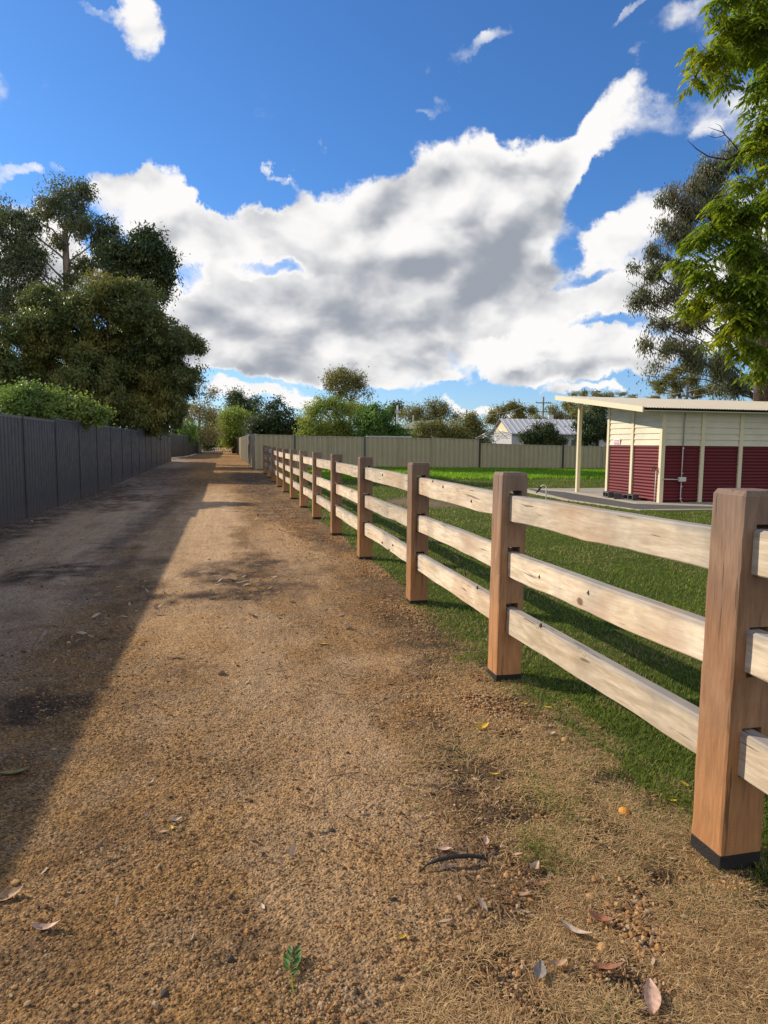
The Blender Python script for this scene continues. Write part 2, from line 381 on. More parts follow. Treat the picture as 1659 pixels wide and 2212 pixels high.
def timber(name, along, base, pale, warm, knots=True, post=False):
    m, g = mat(name); P = g.coord('Object'); R = g.orand()
    x, y, z = g.sep(P)
    off = g.comb(R * 31.0, R * 17.0, R * 47.0)
    st = (3.0, 3.0, .32) if along == 'z' else (3.0, .32, 3.0)
    wob = g.vm('ADD', P, g.mul(g.noise(g.vm('ADD', P, off), 1.3, 3, color=True), .06))
    Q = g.vm('ADD', g.vm('MULTIPLY', wob, st), off)
    fib = g.noise(Q, 28, 6, .65); band = g.noise(Q, 6, 4, .6, 1.2); bl = g.noise(g.vm('ADD', P, off), 2.2, 4, .6)
    c = g.mix(band.step(.32, .66), base, pale)
    c = g.mix(bl.step(.45, .72, 0, .75), c, warm)
    if post:
        c = g.mix((z + (bl - .5) * .5).step(.75, 1.25, 0, .75), c, (.17, .125, .10))
        c = g.mix((z + (bl - .5) * .9).step(.75, .05, 0, .8), c, (.40, .19, .075))
    streak = g.noise(Q, 11, 5, .7, .4)
    c = g.mul(c, (fib - .5) * .8 + (streak - .5) * (.45 if not post else .75) + 1.0)
    c = g.mul(c, R * .34 + .82)
    if not post: c = g.mix((z + (bl - .5) * .05 + (band - .5) * .03).step(.045, .074, 0, .75), c, (.25, .235, .22)); c = g.mix(g.noise(g.vm('ADD', P, off), 1.1, 3).step(.55, .68, 0, .5), c, (.46, .29, .17))
    crack = g.noise(g.vm('ADD', g.vm('MULTIPLY', wob, (2.2, 2.2, .10) if along == 'z' else (2.2, .10, 2.2)), off), 24, 3, .5)
    ck = crack.step(.36, .29)
    c = g.mix(ck * .7, c, (.07, .045, .03))
    h = fib * .6 - ck * .8
    # saw marks: fine arcs across the grain
    arc = g.vm('LENGTH', g.vm('SUBTRACT', P, (0.0, 0.0, -.9) if along == 'y' else (0.0, 0.4, -.3)), (0, 0, 0)) if False else None
    u, v = (y, z) if along == 'y' else (z, y)
    rr = ((u * u * .35 + (v + .6) * (v + .6) + x * .2)) ** .5
    saw = ((rr * (900.0 if not post else 1050.0) + u * 500.0 + band * 9.0).sin() * .5 + .5) * g.noise(g.vm('ADD', P, off), 3.5, 2).step(.48, .62)
    h = h + saw * .16
    c = g.mul(c, 1.03 - saw * .10)
    if knots:
        kv = g.vm('ADD', g.vm('MULTIPLY', P, (1.0, 2.2, 3.4) if along == 'y' else (3.2, 3.2, 1.9)), off)
        kd = g.voro(kv, 1.15); kc = g.voro(kv, 1.15, out=1); kr, kg, kb = g.sep(kc)
        size = kr * .055 + .035
        k = (kd / size).step(1.0, .55) * kg.step(.45, .5)
        ring = (kd / size).step(2.6, 1.0) * kg.step(.45, .5)
        c = g.mix(ring * .35, c, (.42, .26, .16)); c = g.mix(k * .85, c, (.13, .07, .045)); h = h - k * .8
    g.out(g.principled(c, .8, g.bump(h, .6, .0035), .22)); return m
M['rail'] = timber('rail_timber', 'y', (.48, .385, .265), (.63, .54, .405), (.35, .305, .25))
M['post'] = timber('post_timber', 'z', (.225, .125, .068), (.32, .195, .115), (.26, .13, .065), True, True)
M['tar'] = plain('bitumen_wrap', (.018, .016, .016), .7, .4, 20, .4, 80)
def colorbond(name, col, rough=.42, dirt=.35):
    m, g = mat(name); P = g.pos(); x, y, z = g.sep(P)
    n = g.noise(P, 2.0, 5, .6); n2 = g.noise(g.vm('MULTIPLY', P, (6, 6, .8)), 1.2, 4, .6)
    c = g.mul(g.mix(z.step(.35, 0.0, 0, dirt), col, (.16, .11, .075)), (n - .5) * .25 + (n2 - .5) * .18 + 1.0)
    g.out(g.principled(c, g.noise(P, 5, 3).step(.3, .7, rough - .08, rough + .12), None, .5)); return m
M['charcoal'] = colorbond('charcoal_steel', (.047, .052, .069), .42)
M['charcoal_post'] = colorbond('charcoal_post_steel', (.022, .022, .026), .4)
M['charcoal_rail'] = colorbond('charcoal_rail_steel', (.085, .087, .098), .35, .1)
M['beige'] = colorbond('beige_steel', (.42, .36, .235), .5, .15)
M['beige_post'] = colorbond('beige_post_steel', (.36, .31, .21), .5, .15)
M['pale_strip'] = colorbond('pale_yellow_steel', (.50, .44, .24), .5, .15)
M['greenpost'] = colorbond('green_grey_steel', (.075, .10, .105), .5, .1)
M['cream'] = plain('cream_paint', (.68, .60, .41), .5, .05, 3, .05, 90)
M['board'] = plain('cream_board', (.64, .59, .45), .55, .12, 2.0, .06, 80, stain=(.50, .45, .34))
M['maroon'] = plain('maroon_steel', (.115, .009, .013), .5, .10, 2.5, spec=.25)
M['roofcream'] = plain('cream_roof_steel', (.62, .55, .41), .5, .06, 1.5, spec=.4)
M['concrete'] = plain('concrete', (.38, .34, .28), .9, .18, 3, .3, 70)
M['asphalt'] = plain('dark_path', (.105, .098, .092), .9, .22, 5, .5, 160)
M['edging'] = plain('cream_edging', (.48, .42, .30), .85, .12, 6, .2, 90)
M['block'] = plain('grey_block', (.085, .082, .085), .9, .25, 12, .6, 120)
M['white'] = plain('white_plastic', (.72, .70, .66), .4, .05, 6)
M['greyplastic'] = plain('grey_conduit', (.34, .34, .35), .45, .06, 6)
M['greyplastic_pale'] = plain('pale_conduit', (.60, .58, .52), .45, .06, 6)
M['black'] = plain('black_rubber', (.012, .012, .013), .5, .1, 8)
M['brass'] = plain('weathered_brass', (.16, .12, .06), .45, .2, 20, metallic=.7)
M['tin'] = plain('galvanised_roof', (.52, .52, .52), .55, .10, 1.2, spec=.3)
M['tinwall'] = plain('grey_wall_paint', (.42, .42, .42), .7, .08, 1.0)
M['greenwall'] = plain('sage_wall_paint', (.28, .31, .22), .7, .08, 1.0)
M['whitewall'] = plain('white_wall_paint', (.70, .68, .62), .7, .06, 1.0)
M['creamwall'] = plain('pale_gable_paint', (.62, .54, .34), .7, .06, 1.0)
M['glass'] = plain('window_glass', (.03, .035, .04), .12, .05, 1.0, spec=.6)
M['polewood'] = plain('pole_wood', (.20, .17, .14), .85, .2, 3, .3, 30)
M['wire'] = plain('aluminium_wire', (.42, .42, .42), .5, .02, 1)
M['steelpipe'] = plain('galvanised_pipe', (.45, .46, .47), .35, .06, 5, metallic=.6)
M['signpink'] = plain('sign_face', (.74, .64, .66), .5, .02, 5)
M['signink'] = plain('sign_ink', (.45, .10, .18), .6, .02, 5)
def bark(name, a, b, s=6):
    m, g = mat(name); P = g.coord('Object'); Q = g.vm('MULTIPLY', P, (1, 1, .25))
    n = g.noise(Q, s, 6, .7, .6); c = g.mix(n.step(.35, .65), a, b)
    g.out(g.principled(c, .9, g.bump(n, .8, .04), .15)); return m
M['bark'] = bark('dark_bark', (.045, .032, .024), (.13, .095, .07))
M['bark_pale'] = bark('pale_bark', (.16, .125, .095), (.34, .28, .22))
def foliage(name, a, b, c3, trans=.3, rough=.45, spec=.35, patch=.5):
    m, g = mat(name); r = g.attr('rnd'); n = g.noise(g.pos(), patch, 4, .6)
    c = g.mix(r.step(0, 1), a, b); c = g.mix(n.step(.45, .7, 0, .75), c, c3)
    d = g.principled(c, rough, None, spec)
    t = g.new('ShaderNodeBsdfTranslucent'); g.put(g.vm('MULTIPLY', c, (1.15, 1.2, .55)), t.inputs[0])
    mx = g.new('ShaderNodeMixShader'); mx.inputs[0].default_value = trans
    g.nt.links.new(d.s, mx.inputs[1]); g.nt.links.new(t.outputs[0], mx.inputs[2])
    g.out(X(g.nt, mx.outputs[0])); return m
F = {}
F['bushy'] = foliage('olive_foliage', (.070, .095, .032), (.165, .19, .055), (.30, .25, .06), .32)
F['euc'] = foliage('grey_green_foliage', (.085, .11, .062), (.165, .195, .10), (.22, .19, .09), .32)
F['dark'] = foliage('dark_green_foliage', (.040, .065, .025), (.085, .12, .045), (.13, .14, .05), .28)
F['mid'] = foliage('mid_green_foliage', (0.070, 0.151, 0.032), (0.161, 0.282, 0.056), (0.222, 0.302, 0.060), .35)
F['yellow'] = foliage('yellow_green_foliage', (0.157, 0.221, 0.042), (0.316, 0.378, 0.067), (0.400, 0.400, 0.084), .4)
F['lime'] = foliage('lime_foliage', (.13, .20, .05), (.22, .30, .075), (.30, .34, .09), .4)
F['ash'] = foliage('fresh_green_foliage', (.085, .15, .022), (.30, .37, .035), (.46, .46, .035), .5, .30, .5, .8)
F['ghost'] = foliage('dull_hanging_foliage', (.095, .105, .050), (.19, .19, .095), (.19, .135, .08), .3)
F['olive'] = foliage('brown_olive_foliage', (0.143, 0.143, 0.044), (0.274, 0.251, 0.076), (0.306, 0.274, 0.088), .3)
F['dry'] = foliage('dry_thin_foliage', (0.210, 0.179, 0.084), (0.400, 0.325, 0.157), (0.316, 0.294, 0.106), .3)

# ------------------------------------------------------------------ ground, lane, lawn
def ell(px, py, rx, ry, w=1.0):
    """ellipse on the ground given where it is seen; returns metres"""
    c = onground(px, py); a = onground(px + rx, py); b = onground(px, py - ry); d_ = onground(px, py + ry)
    return (c.x, (b.y + d_.y) / 2, abs(a.x - c.x) + .01, abs(b.y - d_.y) / 2, w)
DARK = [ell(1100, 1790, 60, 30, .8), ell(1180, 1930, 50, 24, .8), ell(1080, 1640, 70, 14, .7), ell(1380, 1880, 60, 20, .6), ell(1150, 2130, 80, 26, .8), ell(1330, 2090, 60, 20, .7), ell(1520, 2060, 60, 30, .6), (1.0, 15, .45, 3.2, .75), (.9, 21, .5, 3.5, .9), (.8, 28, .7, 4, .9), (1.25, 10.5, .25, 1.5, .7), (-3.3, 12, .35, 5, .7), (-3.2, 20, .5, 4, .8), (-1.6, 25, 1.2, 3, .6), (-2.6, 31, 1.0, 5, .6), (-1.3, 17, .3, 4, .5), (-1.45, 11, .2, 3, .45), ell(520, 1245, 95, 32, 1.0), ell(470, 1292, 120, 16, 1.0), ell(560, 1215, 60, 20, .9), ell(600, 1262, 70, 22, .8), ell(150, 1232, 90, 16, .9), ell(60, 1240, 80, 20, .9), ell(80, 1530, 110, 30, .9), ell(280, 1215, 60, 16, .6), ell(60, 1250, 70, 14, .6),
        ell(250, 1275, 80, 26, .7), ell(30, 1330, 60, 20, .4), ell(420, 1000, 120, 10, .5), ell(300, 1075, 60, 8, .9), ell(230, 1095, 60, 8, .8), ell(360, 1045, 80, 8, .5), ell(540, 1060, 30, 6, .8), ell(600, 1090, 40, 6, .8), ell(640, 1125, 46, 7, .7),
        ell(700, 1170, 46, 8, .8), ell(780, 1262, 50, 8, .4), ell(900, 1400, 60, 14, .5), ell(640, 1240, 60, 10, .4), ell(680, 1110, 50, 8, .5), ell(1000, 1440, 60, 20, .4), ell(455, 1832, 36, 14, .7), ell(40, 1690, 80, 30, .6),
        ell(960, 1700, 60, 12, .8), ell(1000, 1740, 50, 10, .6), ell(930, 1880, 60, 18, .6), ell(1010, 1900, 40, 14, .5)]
SAND = [(-.15, 11, .30, 5, .9), (-1.0, 11.5, .22, 5, .55), (.15, 4.6, .35, 1.6, .5), (.55, 3.0, .28, .9, .55), (-.35, 6.2, .35, 1.6, .5), (.35, 1.9, .18, .5, .35), (-.35, 14, .55, 8, .9), (-.3, 8.4, .5, 2.4, .75), (-2.3, 13, .7, 7, .8), (-1.9, 7, .6, 3, .5), (.75, 9, .4, 3.0, .5), (.2, 3.6, .5, 1.1, .28), (.35, 2.6, .3, .8, .3), (-3.1, 42, 1.0, 7, .8), (.95, 13.6, .3, 4, .35), ell(500, 1555, 220, 50, .25), ell(830, 1440, 90, 30, .55), ell(880, 1780, 60, 60, .4), ell(760, 1950, 40, 60, .3)]
ORANGE = [ell(330, 1360, 60, 40, .8), ell(440, 1390, 120, 40, .7), (-.9, 60, 2, 36, 1.2), ell(840, 1235, 40, 12, .9), ell(400, 1700, 90, 40, .5), ell(740, 1160, 30, 8, 1.0), ell(780, 1200, 40, 9, .9), ell(700, 1125, 30, 6, .7), ell(350, 1960, 150, 70, .35), ell(850, 1310, 50, 20, .8), ell(740, 2050, 60, 60, .4), ell(560, 1720, 60, 30, .5), (.9, 12, .35, 3, .8)]
def zone(x, y, L, seed, soft=.55):
    r = np.zeros_like(x)
    wx = x + .75 * (fbm(x * 2.6, y * 2.0, 5, seed, .6) - .5); wy = y + (.6 + .06 * y) * (fbm(x * 2.3 + 9, y * 1.8, 5, seed + 7, .6) - .5)
    for cx, cy, rx, ry, w in L:
        d = ((wx - cx) / rx) ** 2 + ((wy - cy) / ry) ** 2
        r = np.maximum(r, w * (1 - sstep(soft * .5, 1.9, d)))
    return r
VERGE = lambda y: .50 + .22 * (fbm(np.asarray(y) * 1.6, 1.0, 4, 77) - .5) * 2 + .33 * sstep(1.55, 2.1, y) + .28 * sstep(2.8, 3.6, y) + .25 * sstep(5, 9, y)
def rows(y0, y1, k, mn):
    ys = [y0]
    while ys[-1] < y1: ys.append(ys[-1] + max(mn, k * max(ys[-1], .5) ** 1.45))
    return np.array(ys)
def lane_mesh():
    ys = rows(.9, 170, .0026, .0085); xs = np.arange(-3.75, 2.05, .0105)
    Xg, Yg = np.meshgrid(xs, ys, indexing='ij')
    fade = 1 - sstep(9, 26, Yg)
    smo = zone(Xg.ravel(), Yg.ravel(), SAND, 3, .2).reshape(Xg.shape)
    Z = ground_z(Xg, Yg) + micro(Xg, Yg) * (.25 + .75 * fade) * (1 - .35 * smo) + .004
    Z -= .05 * sstep(0, .25, Xg - LAWN_EDGE(Yg) - .08)
    b = MB().grid(np.stack([Xg, Yg, Z], -1))
    x, y = Xg.ravel(), Yg.ravel()
    near = 1 - sstep(4.0, 6.0, y)
    sw = sstep(-.08, .25, x - VERGE(y)) * (1 - .6 * sstep(4, 9, y))
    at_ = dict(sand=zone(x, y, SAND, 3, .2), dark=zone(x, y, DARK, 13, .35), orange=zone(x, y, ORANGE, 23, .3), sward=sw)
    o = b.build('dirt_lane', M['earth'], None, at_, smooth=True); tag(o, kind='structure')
def flat(name, x0, x1, y0, y1, nx, ny, m, dz=0.0, attrs=None, pw=1.0):
    xs = np.linspace(x0, x1, nx); t = np.linspace(0, 1, ny) ** pw; ys = y0 + (y1 - y0) * t
    Xg, Yg = np.meshgrid(xs, ys, indexing='ij')
    P = np.stack([Xg, Yg, ground_z(Xg, Yg) + dz], -1)
    a = {k: f(Xg.ravel(), Yg.ravel()) for k, f in (attrs or {}).items()}
    return tag(MB().grid(P).build(name, m, None, a, smooth=True), kind='structure')
lane_mesh()
BARE = [ell(900, 1086, 60, 9, 1.0), ell(950, 1092, 50, 6, .8)]
bare_f = lambda x, y: zone(x, y, BARE, 8, .5)
def lawn_mesh():
    ys = rows(.6, 42, .010, .03); ts = np.linspace(0, 1, 240) ** 1.8
    P = []; A = []
    for t in ts:
        xs = LAWN_EDGE(ys) - .03 + t * 45
        z = ground_z(xs, ys) + .012 * (fbm(xs * 12, ys * 12, 3, 61) - .5) + (.008 if True else 0) - (.05 if t == 0 else 0)
        P.append(np.stack([xs, ys, z], -1))
    P = np.array(P)
    o = MB().grid(P).build('lawn', M['lawn'], None, {'bare': bare_f(P[..., 0].ravel(), P[..., 1].ravel())}, smooth=True)
    tag(o, kind='structure')
lawn_mesh()
gr = flat('ground', -400, 500, -40, 900, 60, 200, M['far'], -.09, None, 2.2)
# side track that opens off the lane past the charcoal fence
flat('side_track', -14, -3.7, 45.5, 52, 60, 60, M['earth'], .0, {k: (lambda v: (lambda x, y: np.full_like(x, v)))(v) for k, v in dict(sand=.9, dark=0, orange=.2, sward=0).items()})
# earth strip under the charcoal fence and the yards behind it
flat('yard_ground', -30, -3.6, 2, 46, 40, 40, M['far'], -.02)

# ------------------------------------------------------------------ grass and litter
def blades(name, xy, h, w, m, lean=.5, label=None, cat=None, zoff=0.0, r=None, flatten=0.0):
    n = len(xy); x, y = xy[:, 0], xy[:, 1]; z = ground_z(x, y) + zoff
    a = rng.uniform(0, 2 * np.pi, n); d = np.stack([np.cos(a), np.sin(a), 0 * a], -1); s = np.stack([-np.sin(a), np.cos(a), 0 * a], -1)
    L = (lean * rng.uniform(.2, 1.3, n))[:, None]; h = h[:, None]; w = w[:, None]
    B = np.stack([x, y, z], -1); up = np.array([0, 0, 1.0])
    fl = (1 - flatten * rng.uniform(.5, 1, n))[:, None]
    mid = B + up * h * .55 * fl + d * h * L * .35; tip = B + up * h * fl * (1 - .28 * L) + d * h * L * 1.05
    V = np.stack([B - s * w / 2, B + s * w / 2, mid - s * w * .42, mid + s * w * .42, tip], 1).reshape(-1, 3)
    i = np.arange(n)[:, None] * 5
    rr = rng.uniform(0, 1, n) if r is None else r
    return build(name, V, [i + np.array([0, 1, 3, 2]), i + np.array([2, 3, 4])], m, None, {'rnd': np.repeat(rr, 5)})
def sample(n, x0f, x1, y0, y1, p=2.0):
    """points thinning with distance"""
    u = rng.uniform(0, 1, n)
    y = (y0 ** (1 - p) + u * (y1 ** (1 - p) - y0 ** (1 - p))) ** (1 / (1 - p)) if p != 1 else y0 * (y1 / y0) ** u
    lo = x0f(y); hi = np.minimum(x1, lo + .0 + (y + 2.0) * 1.35)
    return np.stack([lo + (hi - lo) * rng.uniform(0, 1, n), y], -1), y
P, d = sample(330000, lambda y: LAWN_EDGE(y) - .02, 26, 1.1, 26, 1.35)
clump = fbm(P[:, 0] * 7, P[:, 1] * 7, 3, 91)
keep = (bare_f(P[:, 0], P[:, 1]) < .45) & (rng.uniform(0, 1, len(P)) < .55 + clump * .7)
inpath = (P[:, 0] > 8.3) & (P[:, 1] > 13.0) & (P[:, 1] < 20.5) & (P[:, 0] > 9.3 - (P[:, 1] - 13.0) * .15 - .1)
P = P[keep & ~inpath]; d = P[:, 1]; cl = fbm(P[:, 0] * 7, P[:, 1] * 7, 3, 91)
dry = (fbm(P[:, 0] * 1.7, P[:, 1] * 1.2, 4, 131) > .56) * (rng.uniform(0, 1, len(P)) < .38)
o = blades('lawn_grass', P, .020 + .026 * cl + .0008 * d, .0022 + .0011 * d, M['blade'], .9, r=np.where(dry, .97, rng.uniform(0, .92, len(P))))
tag(o, 'short mown green lawn grass behind the timber fence', 'grass', kind='stuff')
n = 60000
P = np.stack([rng.uniform(2, 24, n), rng.uniform(24.5, 33.8, n)], -1); P = P[(P[:, 1] > 25.5 + .8 * vnoise(P[:, 0] * .7, 0 * P[:, 0], 3))]
o = blades('long_grass', P, .10 + .07 * rng.uniform(0, 1, len(P)), .028 + 0 * P[:, 0], M['blade_lush'], .5)
tag(o, 'bright green uncut grass strip along the beige fence', 'grass', kind='stuff')
# dry verge
n = 240000
P, d = sample(n, lambda y: VERGE(y) - .12, 99, 1.05, 15, 1.9)
P[:, 0] = (VERGE(d) - .15) + (LAWN_EDGE(d) + .1 - VERGE(d) + .15) * rng.uniform(0, 1, n)
t = (P[:, 0] - VERGE(d)) / .3
dens = (1 - .75 * zone(P[:, 0], d, DARK, 13, .35)) * np.clip(.25 + t * .75, 0, 1) * (1 - .93 * sstep(3.2, 5.2, d)) * np.clip((fbm(P[:, 0] * 6, P[:, 1] * 6, 4, 101) - .38) * 4.0, 0, 1)
P = P[rng.uniform(0, 1, n) < dens]; d = P[:, 1]
rr = np.clip(rng.uniform(0, 1, len(P)) * .88 + .16 * (fbm(P[:, 0] * 2.2, P[:, 1] * 2.2, 3, 111) > .62), 0, 1)
o = blades('dry_grass', P, .022 + .030 * fbm(P[:, 0] * 8, P[:, 1] * 8, 2, 6), .0018 + .0007 * d, M['straw'], 1.7, r=rr, flatten=.62)
tag(o, 'dead straw coloured grass on the verge below the timber fence', 'dry grass', kind='stuff')
# green edge tufts mixed into the verge
n = 3500
y_ = rng.uniform(1.1, 6, n) ** 1.0; P = np.stack([LAWN_EDGE(y_) - np.abs(rng.normal(0, .09, n)), y_], -1)
for cx, cy, rx, ry, w in [ell(1190, 1740, 50, 60), ell(1170, 1850, 40, 50), ell(1480, 1730, 40, 30), ell(1020, 1425, 40, 10)]:
    k = 330; P = np.concatenate([P, np.stack([rng.normal(cx, rx * .6, k), rng.normal(cy, ry * .6, k)], -1)])
o = blades('edge_grass', P, .018 + .02 * rng.uniform(0, 1, len(P)), .0025 + .0006 * P[:, 1], M['blade'], 1.1)
tag(o, 'green grass tufts creeping from the lawn edge onto the verge', 'grass', kind='stuff')

# pebbles
import bmesh
bm = bmesh.new(); bmesh.ops.create_icosphere(bm, subdivisions=1, radius=1.0)
ICO = np.array([v.co[:] for v in bm.verts]); ICOF = np.array([[v.index for v in f.verts] for f in bm.faces]); bm.free()
def pebbles(name, x, y, size, m, r, sink=.35):
    n = len(x); z = ground_z(x, y) + micro(x, y) * (1 - sstep(9, 26, y)) + .004
    k = len(ICO)
    S = ICO[None] * (1 + rng.uniform(-.28, .28, (n, k, 1))) * np.stack([rng.uniform(.8, 1.35, n), rng.uniform(.7, 1.1, n), rng.uniform(.5, .85, n)], -1)[:, None, :]
    a = rng.uniform(0, 6.283, n); c, s_ = np.cos(a)[:, None], np.sin(a)[:, None]
    xx = S[..., 0] * c - S[..., 1] * s_; yy = S[..., 0] * s_ + S[..., 1] * c
    V = np.stack([xx, yy, S[..., 2]], -1) * size[:, None, None] + np.stack([x, y, z + size * (.5 - sink)], -1)[:, None, :]
    Fc = (np.arange(n)[:, None, None] * k + ICOF[None]).reshape(-1, 3)
    return build(name, V.reshape(-1, 3), [Fc], m, None, {'rnd': np.repeat(r, k)})
def stone_mat():
    m, g = mat('gravel'); r = g.attr('rnd'); P = g.pos()
    c = g.mix(r.step(0, .55), (.17, .095, .042), (.47, .29, .125)); c = g.mix(r.step(.55, .62), c, (.36, .185, .072))
    c = g.mix(r.step(.80, .82), c, (.42, .30, .18)); c = g.mix(r.step(.93, .94), c, (.065, .052, .048))
    c = g.mul(c, g.noise(P, 160, 3, .7) * .8 + .58)
    g.out(g.principled(c, .9, g.bump(g.noise(P, 260, 3), .5, .004), .15)); return m
M['stone'] = stone_mat()
n = 95000; u = rng.uniform(0, 1, n); p = 2.0
y = 1 / (1 / 1.15 + u * (1 / 16.0 - 1 / 1.15))
x = rng.uniform(-1, 1, n) * (y * .60 + .25) + y * .18; 
ok = (x > -3.5) & (x < LAWN_EDGE(y) - .02)
x, y = x[ok], y[ok]
pat = fbm(x * 1.7, y * 1.3, 4, 121); k = rng.uniform(0, 1, len(x)) < np.clip((pat - .28) * 3, .12, 1) * (1 - .75 * np.clip(zone(x, y, SAND, 3, .2) * 1.4, 0, 1)); x, y = x[k], y[k]
size = .0016 + .0022 * rng.gamma(1.4, .55, len(x)) * np.where(y > 4, 1.25, 1) + .00028 * y
size = np.minimum(size, .016)
o = pebbles('gravel', x, y, size, M['stone'], rng.uniform(0, 1, len(x)))
tag(o, 'loose brown ironstone gravel scattered over the lane', 'gravel', kind='stuff')
# coarser honey coloured gravel at the foot of the posts
xs_, ys_ = [], []
for cx, cy, rx, ry, w, k in [(*ell(985, 1520, 90, 45), 900), (*ell(820, 1235, 45, 18), 900), (*ell(890, 1320, 50, 25), 600), (*ell(745, 1170, 30, 10), 600), (*ell(1400, 2010, 110, 90), 420), (*ell(1540, 1900, 50, 40), 160), (*ell(1080, 1560, 90, 40), 250), (1.1, 12, .3, 4, 1, 900), (*ell(1180, 2080, 90, 60), 80)]:
    xs_.append(rng.normal(cx, rx * .55, k)); ys_.append(rng.normal(cy, ry * .55, k))
x = np.concatenate(xs_); y = np.concatenate(ys_); k = (x < LAWN_EDGE(y)) & (y > 1.1); x, y = x[k], y[k]
o = pebbles('coarse_gravel', x, y, .0045 + .0055 * rng.uniform(0, 1, len(x)) ** 2 + .0004 * y, M['stone'], .5 + .42 * rng.uniform(0, 1, len(x)), .2)
tag(o, 'honey coloured coarse gravel spilled at the foot of the fence posts', 'gravel', kind='stuff')

def leaf_mesh(L, Wd, curl=.25, seg=6, fold=.15):
    P = np.zeros((seg + 1, 5, 3))
    for i in range(seg + 1):
        t = i / seg; w = Wd * math.sin(math.pi * min(1, t * .94 + .03)) ** .8 * (1 - .25 * t)
        for j in range(5):
            u = (j - 2) / 2
            P[i, j] = (t * L - L / 2, u * w / 2, L * curl * (t - .5) ** 2 + fold * w * abs(u) + .002)
    return P
def mini_leaves(name, x, y, L, m, r, lift=.004):
    n = len(x); base = leaf_mesh(1, .34, .3, 4).reshape(-1, 3); idx = np.arange(25).reshape(5, 5)
    Fq = np.stack([idx[:-1, :-1], idx[1:, :-1], idx[1:, 1:], idx[:-1, 1:]], -1).reshape(-1, 4)
    a = rng.uniform(0, 6.283, n); tl = rng.normal(0, .25, n)
    V = base[None] * L[:, None, None]; V = V * np.stack([np.ones(n), rng.uniform(.6, 1.4, n), rng.uniform(-1.2, 1.6, n)], -1)[:, None]
    zz = V[..., 2] + V[..., 0] * np.abs(tl[:, None]) + V[..., 1] * rng.normal(0, .3, n)[:, None]
    c, s_ = np.cos(a)[:, None], np.sin(a)[:, None]
    z0 = ground_z(x, y) + micro(x, y) * (1 - sstep(9, 26, y)) + lift - zz.min(1)
    V = np.stack([V[..., 0] * c - V[..., 1] * s_ + x[:, None], V[..., 0] * s_ + V[..., 1] * c + y[:, None], zz + z0[:, None]], -1)
    return build(name, V.reshape(-1, 3), [(np.arange(n)[:, None, None] * 25 + Fq[None]).reshape(-1, 4)], m, None, {'rnd': np.repeat(r, 25)}, smooth=True)
xs_, ys_ = [], []
for cx, cy, rx, ry, w, k in [(*ell(510, 1270, 150, 45), 95), (*ell(280, 1320, 120, 60), 60), (*ell(100, 1240, 120, 40), 40), (*ell(1050, 1720, 120, 60), 26), (*ell(1150, 1950, 160, 120), 46), (*ell(1400, 2000, 180, 120), 30), (*ell(650, 1110, 60, 25), 60), (.95, 14, .5, 3, 1, 220), (.9, 20, .6, 5, 1, 380), (-3.3, 12, .14, 5, 1, 260), (-3.25, 20, .2, 6, 1, 160), (-2.6, 9.5, .8, 2.0, 1, 60), (*ell(120, 1400, 120, 70), 34), (*ell(700, 1500, 260, 200), 26), (*ell(450, 1850, 300, 150), 22), (-1.5, 22, 1.5, 5, 1, 90), (.2, 26, 1.2, 6, 1, 160)]:
    xs_.append(rng.normal(cx, rx * .6, k)); ys_.append(rng.normal(cy, ry * .6, k))
x = np.concatenate(xs_); y = np.concatenate(ys_); k = (x < 1.6) & (x > -3.5) & (y > 1.3); x, y = x[k], y[k]
o = mini_leaves('leaf_litter', x, y, (.018 + .030 * rng.uniform(0, 1, len(x))) * np.where(y > 5, 1.7, 1.0), M['leaf_lit'], rng.uniform(0, 1, len(x)))
tag(o, 'small dry gum leaves littering the lane', 'leaf litter', kind='stuff')
# bark and twig debris
b = MB(); n = 260
for i in range(n):
    if i < 150: px, py = .9 + random.gauss(0, .28), random.uniform(1.3, 4.2)
    elif i < 200: px, py = random.uniform(-1.6, .6), random.uniform(1.3, 8)
    else: px, py = random.uniform(.2, 1.4), random.uniform(5, 24)
    if px > 1.5: continue
    a = random.uniform(0, 6.28); L = random.uniform(.03, .12) * (1 + py * .05); z = float(ground_z(px, py)) + .008
    k = random.gauss(0, .25)
    b.tube([(px, py, z), (px + L * .5 * math.cos(a), py + L * .5 * math.sin(a), z + .005), (px + L * math.cos(a + k), py + L * math.sin(a + k), z + .001)], [.0012 + .0002 * py, .001 + .0002 * py, .0006], 4)
o = b.build('twig_litter', plain('dead_twig', (.20, .13, .085), .85, .3, 20)); tag(o, 'thin dead twigs and bark scraps scattered on the verge', 'twigs', kind='stuff')

# single fallen leaves that can be told apart
def lmat(name, col, c2): 
    m, g = mat(name); P = g.coord('Object'); x, y, z = g.sep(P)
    vein = ((x * 260.0 + y.abs() * 300.0).sin() * .5 + .5) * .12; rib = y.abs().step(.0022, .0008)
    c = g.mix(g.noise(P, 60, 4, .65).step(.4, .65), col, c2); c = g.mul(c, 1.0 - vein); c = g.mix(rib * .4, c, g.mul(c, 1.5))
    g.out(g.principled(c, .55, g.bump(g.noise(P, 120, 3), .3, .003), .3)); return m
LM = dict(tan=lmat('tan_leaf', (.42, .28, .16), (.30, .17, .09)), pale=lmat('pale_leaf', (.55, .43, .32), (.44, .31, .21)), olive=lmat('olive_leaf', (.30, .25, .10), (.20, .16, .06)),
          rust=lmat('rust_leaf', (.36, .15, .08), (.24, .10, .06)), pink=lmat('pinkish_leaf', (.55, .36, .27), (.42, .27, .20)), yellow=lmat('yellow_leaf', (.70, .48, .03), (.62, .36, .02)), grey=lmat('grey_leaf', (.30, .26, .22), (.20, .17, .15)))
